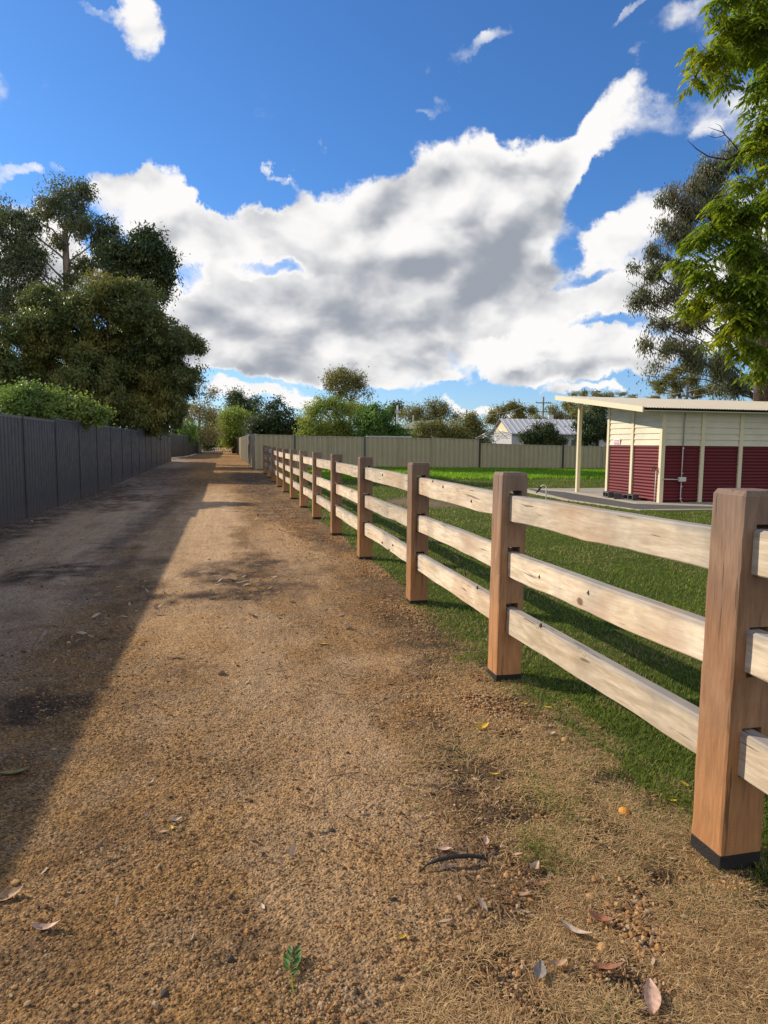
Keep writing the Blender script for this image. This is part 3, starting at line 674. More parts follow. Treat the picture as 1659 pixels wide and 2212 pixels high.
LEAVES = [ # px, py, length m, width, heading deg, colour, curl, label
 (32, 1677, .125, .062, 25, 'olive', .35, 'large olive brown leaf lying in the fence shade at the left edge of the lane'),
 (14, 1942, .10, .05, 30, 'tan', .5, 'folded tan leaf at the left frame edge below the shade line'),
 (99, 2015, .085, .035, 8, 'pink', .6, 'curled orange tan leaf alone on the gravel low at the left'),
 (378, 1778, .052, .024, 30, 'pale', .5, 'pale brown leaf beside a yellow scrap on the sunny lane'),
 (370, 1795, .036, .018, -60, 'yellow', .4, 'small yellow leaf scrap touching a pale brown leaf on the lane'),
 (325, 1695, .045, .014, 60, 'pale', .5, 'narrow cream leaf standing on edge near the shade line'),
 (960, 1843, .052, .026, -10, 'pink', .4, 'pinkish leaf just above the black stick on the bare verge'),
 (968, 1880, .060, .024, 5, 'pink', .25, 'flat pinkish leaf lying against the lower side of the black stick'),
 (1153, 1887, .055, .034, 50, 'pink', .7, 'cupped pink tan leaf right of the black stick'),
 (1160, 1922, .040, .022, -10, 'rust', .2, 'small flat rust leaf under the cupped pink tan leaf'),
 (1242, 2027, .100, .034, -38, 'pale', .45, 'long pale leaf lying diagonally in the dry grass below the fence'),
 (1296, 1998, .075, .030, -20, 'rust', .5, 'rust brown curled leaf in the dry grass right of the long pale leaf'),
 (1165, 2118, .070, .040, 70, 'grey', .4, 'grey brown upturned leaf near the lower edge of the dry grass'),
 (1205, 2100, .055, .030, 10, 'tan', .6, 'crumpled tan leaf beside the grey brown upturned leaf'),
 (1310, 2108, .095, .030, -10, 'rust', .5, 'reddish brown folded leaf low in the dry grass'),
 (1408, 2170, .105, .050, 75, 'pink', .2, 'broad pinkish leaf at the bottom edge of the picture'),
 (923, 2100, .045, .020, 55, 'olive', .3, 'slim olive yellow leaf between bare earth and dry grass at the bottom'),
 (868, 2031, .030, .016, 30, 'yellow', .2, 'tiny yellow leaf on bare earth left of the dry grass'),
 (567, 1965, .030, .016, -60, 'pale', .3, 'small cream yellow leaf standing on the lane near the bottom centre'),
 (697, 1393, .10, .04, 0, 'yellow', .5, 'bright yellow leaf pair in the middle of the lane'),
 (1066, 1680, .050, .018, 0, 'yellow', .4, 'yellow leaf lowest of three on the upper dry grass'),
 (1040, 1578, .085, .040, 25, 'yellow', .6, 'bigger orange yellow leaf on the gravel edge'),
 (1132, 1530, .050, .020, 20, 'yellow', .3, 'thin yellow leaf left of the lawn edge under the second span'),
 (1183, 1536, .050, .020, -35, 'yellow', .3, 'thin yellow leaf touching the lawn edge under the second span'),
 (1478, 1706, .042, .022, -60, 'yellow', .4, 'yellow leaf on the green lawn left of the nearest post'),
 (1451, 1741, .040, .018, 0, 'yellow', .3, 'yellow leaf where lawn meets dry grass left of the nearest post'),
 (1256, 1784, .050, .018, -5, 'olive', .4, 'olive yellow leaf in the middle of the dry verge'),
 (1190, 1592, .05, .03, 20, 'pale', .4, 'pale round leaf in the dry grass below the second rail span'),
 (345, 1328, .11, .03, -5, 'pale', .4, 'long cream gum leaf just on the sunny side of the shade line'),
 (378, 1425, .11, .03, 8, 'tan', .3, 'long brown gum leaf on the sunny lane below the dark patch'),
 (610, 1233, .10, .03, -6, 'pale', .4, 'pale gum leaf at the right rim of the dark damp patch'),
 (1050, 1830, .045, .026, 80, 'pink', .4, 'upright pinkish leaf above the end of the black stick')]
for px, py, L, Wd, hd, cm, curl, lab in LEAVES:
    p = onground(px, py); z = float(ground_z(p.x, p.y) + micro(p.x, p.y)) + .004
    if p.x > VERGE(p.y): z += .010
    Pm = leaf_mesh(L * .95, Wd * .95, curl / L * L * 1.6, 8, .25)
    Pm[..., 1] += .1 * Pm[..., 0] ** 2 / L
    o = MB().grid(Pm).build('fallen_leaf', LM[cm], None, None, True); o.location = (p.x, p.y, z); o.rotation_euler = (random.uniform(-.2, .2), random.uniform(-.15, .15), math.radians(hd) - YAW)
    tag(o, lab, 'leaf', 'single fallen leaves')

def stone(px, py, r, col, lab):
    p = onground(px, py); z = float(ground_z(p.x, p.y)); bm = bmesh.new(); bmesh.ops.create_icosphere(bm, subdivisions=3, radius=r)
    V = np.array([v.co[:] for v in bm.verts]); Fc = np.array([[v.index for v in f.verts] for f in bm.faces]); bm.free()
    s_ = random.random() * 99; k = 1 + .35 * (fbm(V[:, 0] / r + s_, V[:, 1] / r + V[:, 2] / r * .7, 3, 3) - .5)
    V = V * k[:, None] * np.array([1.15, .95, .75])
    o = build('stone', V, [Fc], col, None, None, True); o.location = (p.x, p.y, z + r * .45); o.rotation_euler = (0, 0, s_)
    tag(o, lab, 'stone', 'loose stones')
ST = dict(dark=plain('dark_stone', (.06, .052, .048), .85, .3, 60, .5, 200), honey=plain('honey_stone', (.46, .27, .11), .9, .3, 50, .6, 200), orange=plain('orange_stone', (.62, .29, .05), .9, .3, 50, .6, 200), brown=plain('brown_stone', (.24, .15, .09), .9, .3, 50, .6, 200))
for a in [(751, 1628, .009, ST['dark'], 'dark round pebble on the sunny lane right of the centre'), (497, 2076, .009, ST['dark'], 'dark smooth pebble near the bottom of the lane'), (1348, 1762, .022, ST['orange'], 'bright orange stone sitting in the dry grass'),
          (753, 1360, .022, ST['brown'], 'brown stone in the middle of the lane beyond the yellow leaf pair'), (478, 1458, .022, ST['brown'], 'dark brown stone on the lane near the shade line'), (1303, 2055, .018, ST['honey'], 'honey coloured stone low in the dry grass'),
          (1275, 1945, .015, ST['honey'], 'pale honey stone in the grass right of the green tuft'), (355, 2150, .010, ST['dark'], 'dark stone half buried at the lower left'), (1094, 1895, .010, ST['honey'], 'small honey stone just right of the black stick'), (213, 1830, .012, ST['brown'], 'brown pebble left of the pale brown leaf'),
          (1220, 1603, .018, ST['honey'], 'round tan stone in the grass under the second rail span'), (735, 1560, .012, ST['brown'], 'brown pebble on the pale middle of the lane')]: stone(*a)
# black stick and green sprig
p = onground(985, 1872); z = float(ground_z(p.x, p.y))
stick = [(-.10, -.012, .022), (-.06, .0, .027), (0, .008, .030), (.05, .006, .030), (.095, -.004, .026), (.105, -.012, .018)]
o = MB().tube(stick, [.004, .0075, .008, .0075, .006, .003], 8).tube([(-.10, -.012, .02), (-.13, -.03, .008), (-.16, -.035, .006)], [.003, .002, .001], 5).build('stick', plain('charred_stick', (.028, .025, .024), .6, .4, 30, .5, 100), None, None, True)
o.location = (p.x, p.y, z); o.rotation_euler = (0, 0, -.1); tag(o, 'black charred stick lying on the bare earth before the dry grass', 'stick')
p = onground(632, 2105); z = float(ground_z(p.x, p.y)) + .006
t = thing('leafy_sprig', (p.x, p.y, z), 'small fresh green leafy sprig lying on the lane at the bottom centre', 'sprig', rz=-YAW)
MB().tube([(.012, -.075, .002), (.002, -.03, .006), (-.003, .01, .012), (-.004, .05, .012)], [.0016, .0014, .001, .0006], 5).build('stem', M['blade_lush'], t, {'rnd': np.full(20, .5)})
sm = lmat('sprig_leaf_green', (.045, .11, .02), (.10, .18, .03))
for i in range(17):
    s_ = -1 if i % 2 else 1; yy = -.028 + i * .0052; L = .030 * (1 - abs(i - 8) * .035)
    o = MB().grid(leaf_mesh(L * 1.15, L * .46, .25, 5)).build('leaflet', sm, t, None, True)
    a = math.pi / 2 - s_ * (.95 - i * .035); o.location = (-.003 + s_ * .004 + math.cos(a) * L / 2, yy + math.sin(a) * L / 2, .010 + random.uniform(0, .01)); o.rotation_euler = (random.uniform(-.4, .4), random.uniform(-.3, .1), a)

# ------------------------------------------------------------------ timber post and rail fence
PY = [1.91, 3.79, 5.77, 8.14, 10.38, 12.72, 14.98, 17.37, 19.69, 22.15, 24.8, 27.7, 30.6]
PX0, PX1, PT, PH = 1.535, 1.695, .15, 1.245
RX0, RX1 = 1.592, 1.650
RZ = [(.318, .462), (.652, .795), (.980, 1.124)]
fence = thing('timber_fence', (PX0, PY[0], 0), 'pale weathered three rail timber fence with square posts between lane and lawn', 'fence')
def post_mesh(seed, foot=.048):
    r = np.random.default_rng(seed)
    X_ = [0, .012, RX0 - PX0 - .009, RX1 - PX0 + .008, PX1 - PX0 - .012, PX1 - PX0]
    Y_ = [-PT / 2, -PT / 2 + .012, -.02, .03, PT / 2 - .012, PT / 2]
    Z_ = sorted(set([foot, PH - .017, PH] + [v for a, b in RZ for v in (round(a - .004, 3), round(b + .016, 3))] + [round(.1 + .09 * i, 3) for i in range(12)]))
    X_, Y_, Z_ = map(np.array, (X_, Y_, Z_)); nx, ny, nz = len(X_) - 1, len(Y_) - 1, len(Z_) - 1
    solid = np.ones((nx, ny, nz), bool)
    for k in range(nz):
        zc = (Z_[k] + Z_[k + 1]) / 2
        if any(a - .004 < zc < b + .016 for a, b in RZ): solid[2, :, k] = False
    S = np.pad(solid, 1); quads = []; vid = {}; V = []
    def vert(i, j, k):
        if (i, j, k) not in vid:
            vid[(i, j, k)] = len(V); p = np.array([X_[i], Y_[j], Z_[k]])
            ei, ej = i in (0, nx), j in (0, ny)
            if ei and ej: p[0] += (.003 if i == 0 else -.003) * (1 + .3 * r.normal()); p[1] += (.003 if j == 0 else -.003) * (1 + .3 * r.normal())
            if k == nz:
                if i in (0, 1): p[0] = X_[0] + (.012 if i == 0 else .016)
                if i in (nx, nx - 1): p[0] = X_[nx] - (.012 if i == nx else .016)
                if j in (0, 1): p[1] = Y_[0] + (.012 if j == 0 else .016)
                if j in (ny, ny - 1): p[1] = Y_[ny] - (.012 if j == ny else .016)
            p = p + r.normal(0, .0003, 3); V.append(p)
        return vid[(i, j, k)]
    for i in range(nx):
        for j in range(ny):
            for k in range(nz):
                if not solid[i, j, k]: continue
                I, J, K = i + 1, j + 1, k + 1
                if not S[I - 1, J, K]: quads.append([vert(i, j, k), vert(i, j, k + 1), vert(i, j + 1, k + 1), vert(i, j + 1, k)])
                if not S[I + 1, J, K]: quads.append([vert(i + 1, j, k), vert(i + 1, j + 1, k), vert(i + 1, j + 1, k + 1), vert(i + 1, j, k + 1)])
                if not S[I, J - 1, K]: quads.append([vert(i, j, k), vert(i + 1, j, k), vert(i + 1, j, k + 1), vert(i, j, k + 1)])
                if not S[I, J + 1, K]: quads.append([vert(i, j + 1, k), vert(i, j + 1, k + 1), vert(i + 1, j + 1, k + 1), vert(i + 1, j + 1, k)])
                if not S[I, J, K - 1]: quads.append([vert(i, j, k), vert(i, j + 1, k), vert(i + 1, j + 1, k), vert(i + 1, j, k)])
                if not S[I, J, K + 1]: quads.append([vert(i, j, k + 1), vert(i + 1, j, k + 1), vert(i + 1, j + 1, k + 1), vert(i, j + 1, k + 1)])
    return np.array(V), np.array(quads)
posts_y = [-.15] + PY
post_z = []
for i, y0 in enumerate(posts_y):
    V, Q = post_mesh(100 + i); dxw = .02 if i in (0, 1) else 0.0
    z0 = float(ground_z(2.8, y0)) + (.022 if i < 2 else 0); post_z.append(z0)
    o = build('post', V, [Q], M['post'], fence); o.location = (dxw, y0 - PY[0], z0); o.rotation_euler = (random.gauss(0, .004), random.gauss(0, .004), random.gauss(0, .015))
    w = MB().box(.0015, PX1 - PX0 - .0015, -PT / 2 + .0015, PT / 2 - .0015, -.25, .0465, .003).build('base_wrap', M['tar'], o)
def rail_mesh(L, h, th, seed):
    r = np.random.default_rng(seed); n = max(8, int(L / .045)); prof = [(-.5, -.47), (-.44, -.5), (.44, -.5), (.5, -.47), (.5, 0), (.5, .46), (.42, .5), (-.42, .5), (-.5, .46), (-.5, 0)]
    m = len(prof); ts = np.linspace(0, L, n + 1); s0 = r.uniform(0, 99)
    wavb = (fbm(ts * 2.2 + s0, 0 * ts, 3, seed) - .5) * .022; wavt = (fbm(ts * 1.6 + s0 + 40, 0 * ts, 3, seed) - .5) * .010
    bow = np.sin(ts / L * np.pi) * r.normal(0, .006); wane = np.clip(fbm(ts * 1.5 + s0 + 9, 0 * ts, 2, seed) - .5, 0, 1) * .05
    P = np.zeros((n + 1, m, 3))
    for j, (a, b_) in enumerate(prof):
        xx = a * th + bow; zz = b_ * h
        if b_ > .3: zz = zz + wavt; 
        if b_ < -.3: zz = zz + wavb
        if j in (3,): zz = zz + wane * .5
        if j in (7, 8): xx = xx + wane * (.7 if j == 7 else .0); 
        if j == 8: zz = zz - wane * .5
        P[:, j, 0] = xx + .0015 * (fbm(ts * 9 + j * 7, 0 * ts + j, 2, seed) - .5); P[:, j, 1] = ts; P[:, j, 2] = zz
    P = np.concatenate([P, P[:, :1]], 1)
    b = MB().grid(P[:, ::-1]); 
    b.F.append(np.array([list(range(m))])); b.F.append(np.array([[n * (m + 1) + k for k in range(m)][::-1]]))
    return b
M['knot'] = plain('dark_knot', (.075, .042, .028), .9, .5, 90, .6, 300)
M['knot_pale'] = plain('sawn_knot', (.50, .37, .24), .8, .3, 60, .6, 200)
KNOTS = {(1, 0): [(1262, 1409), (1168, 1346)], (1, 1): [(1166, 1240), (1272, 1276)], (1, 2): [(1212, 1107)], (2, 0): [(1031, 1270), (1005, 1240), (960, 1196)], (2, 2): [(957, 1052), (935, 1040), (1018, 1083)],
         (3, 0): [(840, 1187), (825, 1172), (848, 1178)], (3, 1): [(838, 1107), (822, 1095)], (3, 2): [(826, 1026)], (4, 0): [(745, 1116), (757, 1128)], (4, 1): [(760, 1061)]}
CRACKS = {(1, 0): [[(1100, 1318), (1135, 1330), (1172, 1352), (1205, 1374), (1232, 1388), (1252, 1396)], [(1225, 1388), (1243, 1398), (1256, 1414)]], (1, 2): [[(1222, 1104), (1240, 1106), (1262, 1112), (1286, 1117)]],
          (2, 0): [[(980, 1200), (988, 1204), (994, 1212)]], (3, 1): [[(806, 1082), (820, 1092), (832, 1098)]]}
for i in range(len(posts_y) - 1):
    for j, (a, b_) in enumerate(RZ):
        y0, y1 = posts_y[i] - .02, posts_y[i + 1] + .02
        if j != 1: y0 += .0
        L = y1 - y0; z0 = (post_z[i] + post_z[i + 1]) / 2
        sag = random.gauss(0, .003)
        # neighbouring rails meet inside the post
        o = rail_mesh(L - .042, b_ - a, RX1 - RX0, 300 + i * 3 + j).build('rail', M['rail'], fence, None, False)
        o.location = ((RX0 + RX1) / 2 - PX0 + (.01 if i == 0 else 0), y0 + .021 - PY[0], z0 + (a + b_) / 2 + sag)
        o.rotation_euler = ((post_z[i + 1] - post_z[i]) / L, 0, 0 if i != 1 else .0)
        for kk, (kx, ky) in enumerate(KNOTS.get((i, j), [])):
            rr = ray(kx, ky); t_ = (RX0 + (.01 if i == 0 else 0)) / rr.x; ly = rr.y * t_ - PY[0] - o.location.y; lz = EYE + rr.z * t_ - o.location.z
            big = (i, j, kk) == (1, 0, 0); kr = .021 if big else .0085 + .004 * random.random()
            kb = MB(); ring = [(math.cos(a_) * kr * (1 if big else .75 + .5 * ((q % 3) == 0)), math.sin(a_) * kr * (.62 if big else .8 + .7 * ((q % 5) == 0))) for q, a_ in enumerate(np.linspace(0, 2 * math.pi, 17)[:-1])]
            x0_ = -(RX1 - RX0) / 2 + .004
            V_ = [(x0_, ly + a_, lz + b2) for a_, b2 in ring] + [(x0_ - .0075, ly + a_ * .82, lz + b2 * .82) for a_, b2 in ring]
            kb.add(V_, [np.array([(q, (q + 1) % 16, 16 + (q + 1) % 16, 16 + q) for q in range(16)]), np.array([[16 + q for q in range(16)]])])
            kb.build('knot', M['knot_pale'] if big else M['knot'], o)
        for line in CRACKS.get((i, j), []):
            cp = []
            for kx, ky in line:
                rr = ray(kx, ky); t_ = RX0 / rr.x; cp.append((-(RX1 - RX0) / 2 + .0012, rr.y * t_ - PY[0] - o.location.y, EYE + rr.z * t_ - o.location.z))
            nC = len(cp); MB().tube(cp, [.0010 + .0022 * math.sin(math.pi * (q + .5) / nC) for q in range(nC)], 5).build('split', M['knot'], o)
        if i == 1 and j == 0: o['label'] = 'bottom rail with a long split and a big knot'

# ------------------------------------------------------------------ steel sheet fences
def sheet_profile(L, pitch, depth, kind='trap'):
    n = max(1, round(L / pitch)); p = L / n; xs, ds = [0], [0]
    for i in range(n):
        s0 = i * p
        if kind == 'trap':
            for f, d_ in ((.30, 0), (.38, 1), (.62, 1), (.70, 0), (.84, 0), (.87, .35), (.90, 0)): xs.append(s0 + f * p); ds.append(d_ * depth)
        else:
            for k in range(1, 9): xs.append(s0 + p * k / 8); ds.append(depth * (.5 - .5 * math.cos(2 * math.pi * k / 8)))
        xs.append(s0 + p); ds.append(0)
    return np.array(xs), np.array(ds)
def steel_fence(name, label, pts, tops, bots, mats, pitch=.19, rail_h=.045, parent=None, post_w=.055, thick=.03, closed_last=True, kind='trap', post_extra=.02, postmats=None):
    """pts: n+1 ground points; tops/bots per panel"""
    f = thing(name, (pts[0][0], pts[0][1], 0), label, 'fence')
    ox, oy = pts[0][0], pts[0][1]
    for i in range(len(pts) - 1):
        a = Vector((pts[i][0] - ox, pts[i][1] - oy, 0)); b = Vector((pts[i + 1][0] - ox, pts[i + 1][1] - oy, 0)); d_ = b - a; L = d_.length; d_.normalize(); nn = Vector((-d_.y, d_.x, 0))
        mt = mats[i] if isinstance(mats, list) else mats
        t0, t1 = tops[i] if isinstance(tops[i], tuple) else (tops[i], tops[i]); b0 = bots[i]
        xs, ds = sheet_profile(L - .02, pitch, .036, kind); xs = xs + .01
        P = np.array([[[*(a + d_ * x_ + nn * (dd - .011))[:2], z] for x_, dd in zip(xs, ds)] for z in (0, 1)])
        P[0, :, 2] = b0 + .03; P[1, :, 2] = (t0 + (t1 - t0) * xs / L) - .02
        back = P.copy(); back[..., 0] += nn.x * .002; back[..., 1] += nn.y * .002
        o = MB().grid(P).grid(back[:, ::-1]).build('sheet_panel', mt[0], f)
        def rail(zb0, zb1, h):
            bb = MB(); V = []
            for x_, z in ((0.008, zb0), (L - .008, zb1)):
                for s_, zz in ((-thick / 2, z), (thick / 2, z), (thick / 2, z + h), (-thick / 2, z + h)):
                    q = a + d_ * x_ + nn * s_; V.append((q.x, q.y, zz))
            return bb.add(V, [np.array([(0, 1, 2, 3), (7, 6, 5, 4), (0, 4, 5, 1), (1, 5, 6, 2), (2, 6, 7, 3), (3, 7, 4, 0)])])
        rail(t0 - rail_h, t1 - rail_h, rail_h).build('top_rail', mt[2], f)
        rail(b0, b0, rail_h * .9).build('bottom_rail', mt[2], f)
    for i in range(len(pts)):
        tt = max([(tops[k][j] if isinstance(tops[k], tuple) else tops[k]) for k, j in ((i - 1, 1), (i, 0)) if 0 <= k < len(tops)]); bb = min(bots[k] for k in (i - 1, i) if 0 <= k < len(bots))
        mt = mats[min(i, len(mats) - 1)] if isinstance(mats, list) else mats
        pm = (postmats or {}).get(i, mt[1])
        MB().box(-post_w / 2, post_w / 2, -post_w / 2, post_w / 2, bb - .12, tt + post_extra, .003).build('post', pm, f).location = (pts[i][0] - ox, pts[i][1] - oy, 0)
    return f
ch = (M['charcoal'], M['charcoal_post'], M['charcoal_rail'])
GY = [-1.2 + 2.45 * i for i in range(20)]    # panels up the lane
GY = [y for y in np.arange(13.5 - 2.38 * 6, 52, 2.38)][:21]
gx = -3.55
pts = [(gx - .0 * i, y) for i, y in enumerate(GY)]
steps = {6: 0, 7: 1, 12: 2, 16: 3}
tops, bots = [], []
for i in range(len(GY) - 1):
    y = (GY[i] + GY[i + 1]) / 2
    lv = 0.0 + (.055 if y > 15.6 else 0) + (.06 if y > 29.9 else 0) + (.05 if y > 39.5 else 0)
    dr = -.012 * ((y - 15.6) / 2.38 if 15.6 < y < 29.9 else 0)
    tops.append(1.835 + lv + dr * .5); bots.append(float(ground_z(-3.55, y)) - .03)
steel_fence('charcoal_fence', 'charcoal corrugated steel fence stepping up along the left side of the lane', pts, tops, bots, ch)
# return panel at the end of the fence, then a second fence set back further on
y0 = GY[-1]
P2 = [(-5.6, 62.0), (-4.9, 64.4), (-4.55, 67), (-4.2, 72), (-3.9, 77), (-3.6, 82), (-3.3, 88)]
P2 = [(at(360, 960, 56).x, 56), (at(397, 960, 61).x, 61), (at(409, 960, 66).x, 66), (at(417, 960, 72).x, 72), (at(424, 960, 78).x, 78), (at(430, 960, 86).x, 86), (at(434, 960, 94).x, 94)]
steel_fence('dark_fence', 'dark charcoal steel fence set back beyond the end of the left fence', P2, [2.02, 2.0, 1.93, 1.95, 1.97, 1.98], [.2] * 6, (M['charcoal_post'], M['charcoal_post'], M['charcoal_rail']), pitch=.3)

# beige fence behind the lawn
be = (M['beige'], M['beige_post'], M['beige_post'])
BX = [1.45, 4.55, 7.25, 9.75, 12.25, 14.9, 17.55, 20.3, 23.2, 26.0]
bp = [(at(553, 1000, 34.6).x, 34.6)] + [(at(px, 985, Y).x, Y) for px, Y in ((637, 34.3), (712, 34.1), (788, 33.8), (862, 33.6), (934, 33.3), (1036, 33.0), (1126, 32.8), (1216, 32.6), (1303, 32.5))] + [(22.2, 32.3), (24.8, 32.1), (27.5, 32)]
def zt(px, py, Y): return at(px, py, Y).z
tps = [(zt(553, 938, 34.6), zt(637, 940, 34.3)), (zt(641, 941, 34.3), zt(712, 942, 34.1)), (zt(712, 942, 34.1), zt(786, 943.5, 33.8)), (zt(790, 943, 33.8), zt(862, 944.5, 33.6)), (zt(862, 944.5, 33.6), zt(934, 947, 33.3)),
       (zt(934, 945.5, 33.3), zt(1034, 949.5, 33)), (zt(1037, 957, 33), zt(1126, 960, 32.8)), (zt(1126, 960, 32.8), zt(1216, 962.5, 32.6)), (zt(1216, 962.5, 32.6), zt(1303, 964, 32.5)), (1.42, 1.42), (1.42, 1.42), (1.42, 1.42)]
steel_fence('beige_fence', 'beige corrugated steel fence across the far end of the lawn', bp, tps, [.12, .12, .12, .12, .1, .08, .08, .08, .06, .05, .05, .05], be, pitch=.24, post_w=.085, kind='trap',
            postmats={0: M['beige'], 1: M['greenpost'], 3: M['greenpost'], 6: M['charcoal_post'], 8: M['charcoal_post']})
# beige, timber-look and dark fences that run on up the lane to the right
def seg(a, b, n): return [(a[0] + (b[0] - a[0]) * i / n, a[1] + (b[1] - a[1]) * i / n) for i in range(n + 1)]
qx = lambda px, Y: (at(px, 970, Y).x, Y)
steel_fence('beige_side_fence', 'beige steel fence turning up the lane from the lawn corner', [(bp[0][0] - .03, 34.75), qx(545.5, 37.2), qx(541.5, 38.6)], [zt(549, 938, 36), zt(543.5, 939.5, 38)], [.1, .12], be, pitch=.24, post_w=.07)
gp = seg(qx(541, 38.9), qx(522, 56), 7)
steel_fence('weathered_fence', 'grey weathered paling fence between the beige corner and the yellow strip', gp, [1.9, 1.89, 1.88, 1.87, 1.86, 1.86, 1.85], [.14] * 7, (M['beige_post'], M['polewood'], M['polewood']), pitch=.3, post_w=.09)
yp = seg(qx(521.6, 56.5), qx(517, 67), 4)
steel_fence('yellow_fence', 'sunlit pale yellow fence further up the lane on the right', yp, [1.86] * 4, [.16] * 4, (M['pale_strip'], M['pale_strip'], M['pale_strip']), pitch=.3)
dp = seg(qx(516.6, 68), qx(504.5, 104), 6)
steel_fence('black_fence', 'nearly black steel fence far up the lane on the right', dp, [1.9] * 6, [.2] * 6, (M['charcoal_post'],) * 3, pitch=.3)
# timber gate brace by the corner
gt = thing('timber_gate', (*qx(541.6, 38.45), .15), 'old grey timber gate frame with diagonal brace beside the beige corner', 'gate')
MB().box(-.05, .05, -.05, .05, 0, 1.95, .004).build('gate_post', M['polewood'], gt)
MB().box(-.09, -.055, .0, 1.7, .15, .27).box(-.09, -.055, .0, 1.7, 1.5, 1.62).build('gate_rail', M['polewood'], gt)
MB().tube([(-.075, .05, .27), (-.075, 1.6, 1.5)], .045, 4).build('brace', M['polewood'], gt)

# ------------------------------------------------------------------ amenity shed
SH = Vector((10.33, 15.03, 0)); sh = thing('amenity_shed', SH, 'cream and maroon amenity shed with a skillion roof on the lawn', 'shed')
WL, WD = 6.4, 2.42      # length along X, depth along Y
rz0, slope = 2.315, .122      # roof underside over the near wall
rf = lambda y: rz0 + slope * y
pw = .105
def spost(x, y, h, n='wall_post', w=pw): return MB().box(x - w / 2, x + w / 2, y - w / 2, y + w / 2, .02, h, .004).build(n, M['cream'], sh)
for i in range(6): spost(.05 + i * 1.10, .0, rf(0) - .02)
for y in (1.2, 2.38): spost(-.0 + .03, y, rf(y) - .02)
# corrugated maroon sheets (ribs run level)
def corr(p0, p1, z0, z1, name, m, nrm, pitch=.078, depth=.018):
    n = int((z1 - z0) / pitch); zs = np.linspace(z0, z1, n * 8 + 1); dd = depth * (.5 - .5 * np.cos((zs - z0) / (z1 - z0) * n * 2 * np.pi))
    a, b = np.array(p0), np.array(p1); P = np.array([[np.append(q + np.array(nrm) * d_, z) for z, d_ in zip(zs, dd)] for q in (a, b)])
    return MB().grid(P).build(name, m, sh, None, True)
for i in range(5):
    x0, x1 = .05 + i * 1.10 + pw / 2, .05 + (i + 1) * 1.10 - pw / 2
    corr((x0, .0), (x1, .0), .06, 1.43, 'steel_panel', M['maroon'], (0, -1))
for y0, y1 in ((pw / 2, 1.2 - pw / 2), (1.2 + pw / 2, 2.38 - pw / 2)):
    corr((.03, y0), (.03, y1), .06, 1.43, 'steel_panel', M['maroon'], (-1, 0))
# weatherboards
def boards(axis, a0, a1, face, z0, ztop, name='weatherboard'):
    b = MB(); h = .150; k = 0; z = z0
    top = ztop if callable(ztop) else (lambda t: ztop)
    while z < max(top(a0), top(a1)) - .01:
        za = [min(z + h, top(a0)), min(z + h, top(a1))]
        if min(za) > z + .015 or True:
            za = [max(v, z + .002) for v in za]
            V = []
            for t, zz in ((a0, za[0]), (a1, za[1])):
                for off, q in ((.034, z), (.0, z), (.010, zz + .004)): 
                    V.append((t, face - off, q) if axis == 'x' else (face - off, t, q))
            b.add(V, [np.array([(0, 3, 5, 2), (1, 4, 3, 0)]), np.array([(0, 2, 1), (3, 4, 5)])])
        z += h
    return b.build(name, M['board'], sh)
for i in range(5): boards('x', .05 + i * 1.10 + pw / 2, .05 + (i + 1) * 1.10 - pw / 2, .0, 1.435, rf(0) - .03)
for y0, y1 in ((pw / 2, 1.2 - pw / 2), (1.2 + pw / 2, 2.38 - pw / 2)): boards('y', y0, y1, .03, 1.435, lambda t: rf(t) - .03)
MB().box(.06, WL, .045, 2.40, .06, 2.2).build('inner_wall', M['board'], sh)
MB().box(.0, WL, -.035, -.0, rf(0) - .09, rf(0) - .025).build('eave_board', M['board'], sh)
# roof
RX, RYn, RYf = -.74, -.35, 4.15
zr = lambda y: rf(y) + .03
xs, ds = sheet_profile(8.2, .076, .017, 'cor')
P = np.array([[(RX + .01 + x_, y, zr(y) + d_ + .02) for x_, d_ in zip(xs, ds)] for y in np.linspace(RYn - .04, RYf, 4)])
P2_ = P.copy(); P2_[..., 2] -= .004
MB().grid(P).grid(P2_[:, ::-1]).build('roof_sheet', M['roofcream'], sh, None, True)
def slab_y(b, x0, x1, y0, y1, lo, hi):
    V = [(x, y, zr(y) + q) for x in (x0, x1) for y in (y0, y1) for q in (lo, hi)]
    return b.add(V, [np.array([(0, 1, 3, 2), (4, 6, 7, 5), (0, 4, 5, 1), (2, 3, 7, 6), (0, 2, 6, 4), (1, 5, 7, 3)])])
slab_y(MB(), RX - .03, RX + .01, RYn - .01, RYf, -.085, .048).build('barge_board', M['cream'], sh)
slab_y(MB(), RX + .01, 7.4, RYn + .0, RYf - .02, -.035, -.006).build('soffit', M['board'], sh)
slab_y(MB(), RX + .01, 7.4, RYn - .0, RYn + .03, -.055, -.006).build('eave_batten', M['board'], sh)
slab_y(MB(), RX + .01, 7.4, RYf - .03, RYf, -.085, .0).build('far_fascia', M['cream'], sh)
# veranda posts
for x in (-.12, 3.4):
    b = MB().box(x - .05, x + .05, 3.75, 3.85, .0, rf(3.8) + .0, .004); b.build('veranda_post', M['cream'], sh)
    MB().tube([(x, 3.78, 2.45), (x - .05, 3.5, rf(3.5) + .0)], .03, 4).build('post_bracket', M['cream'], sh)
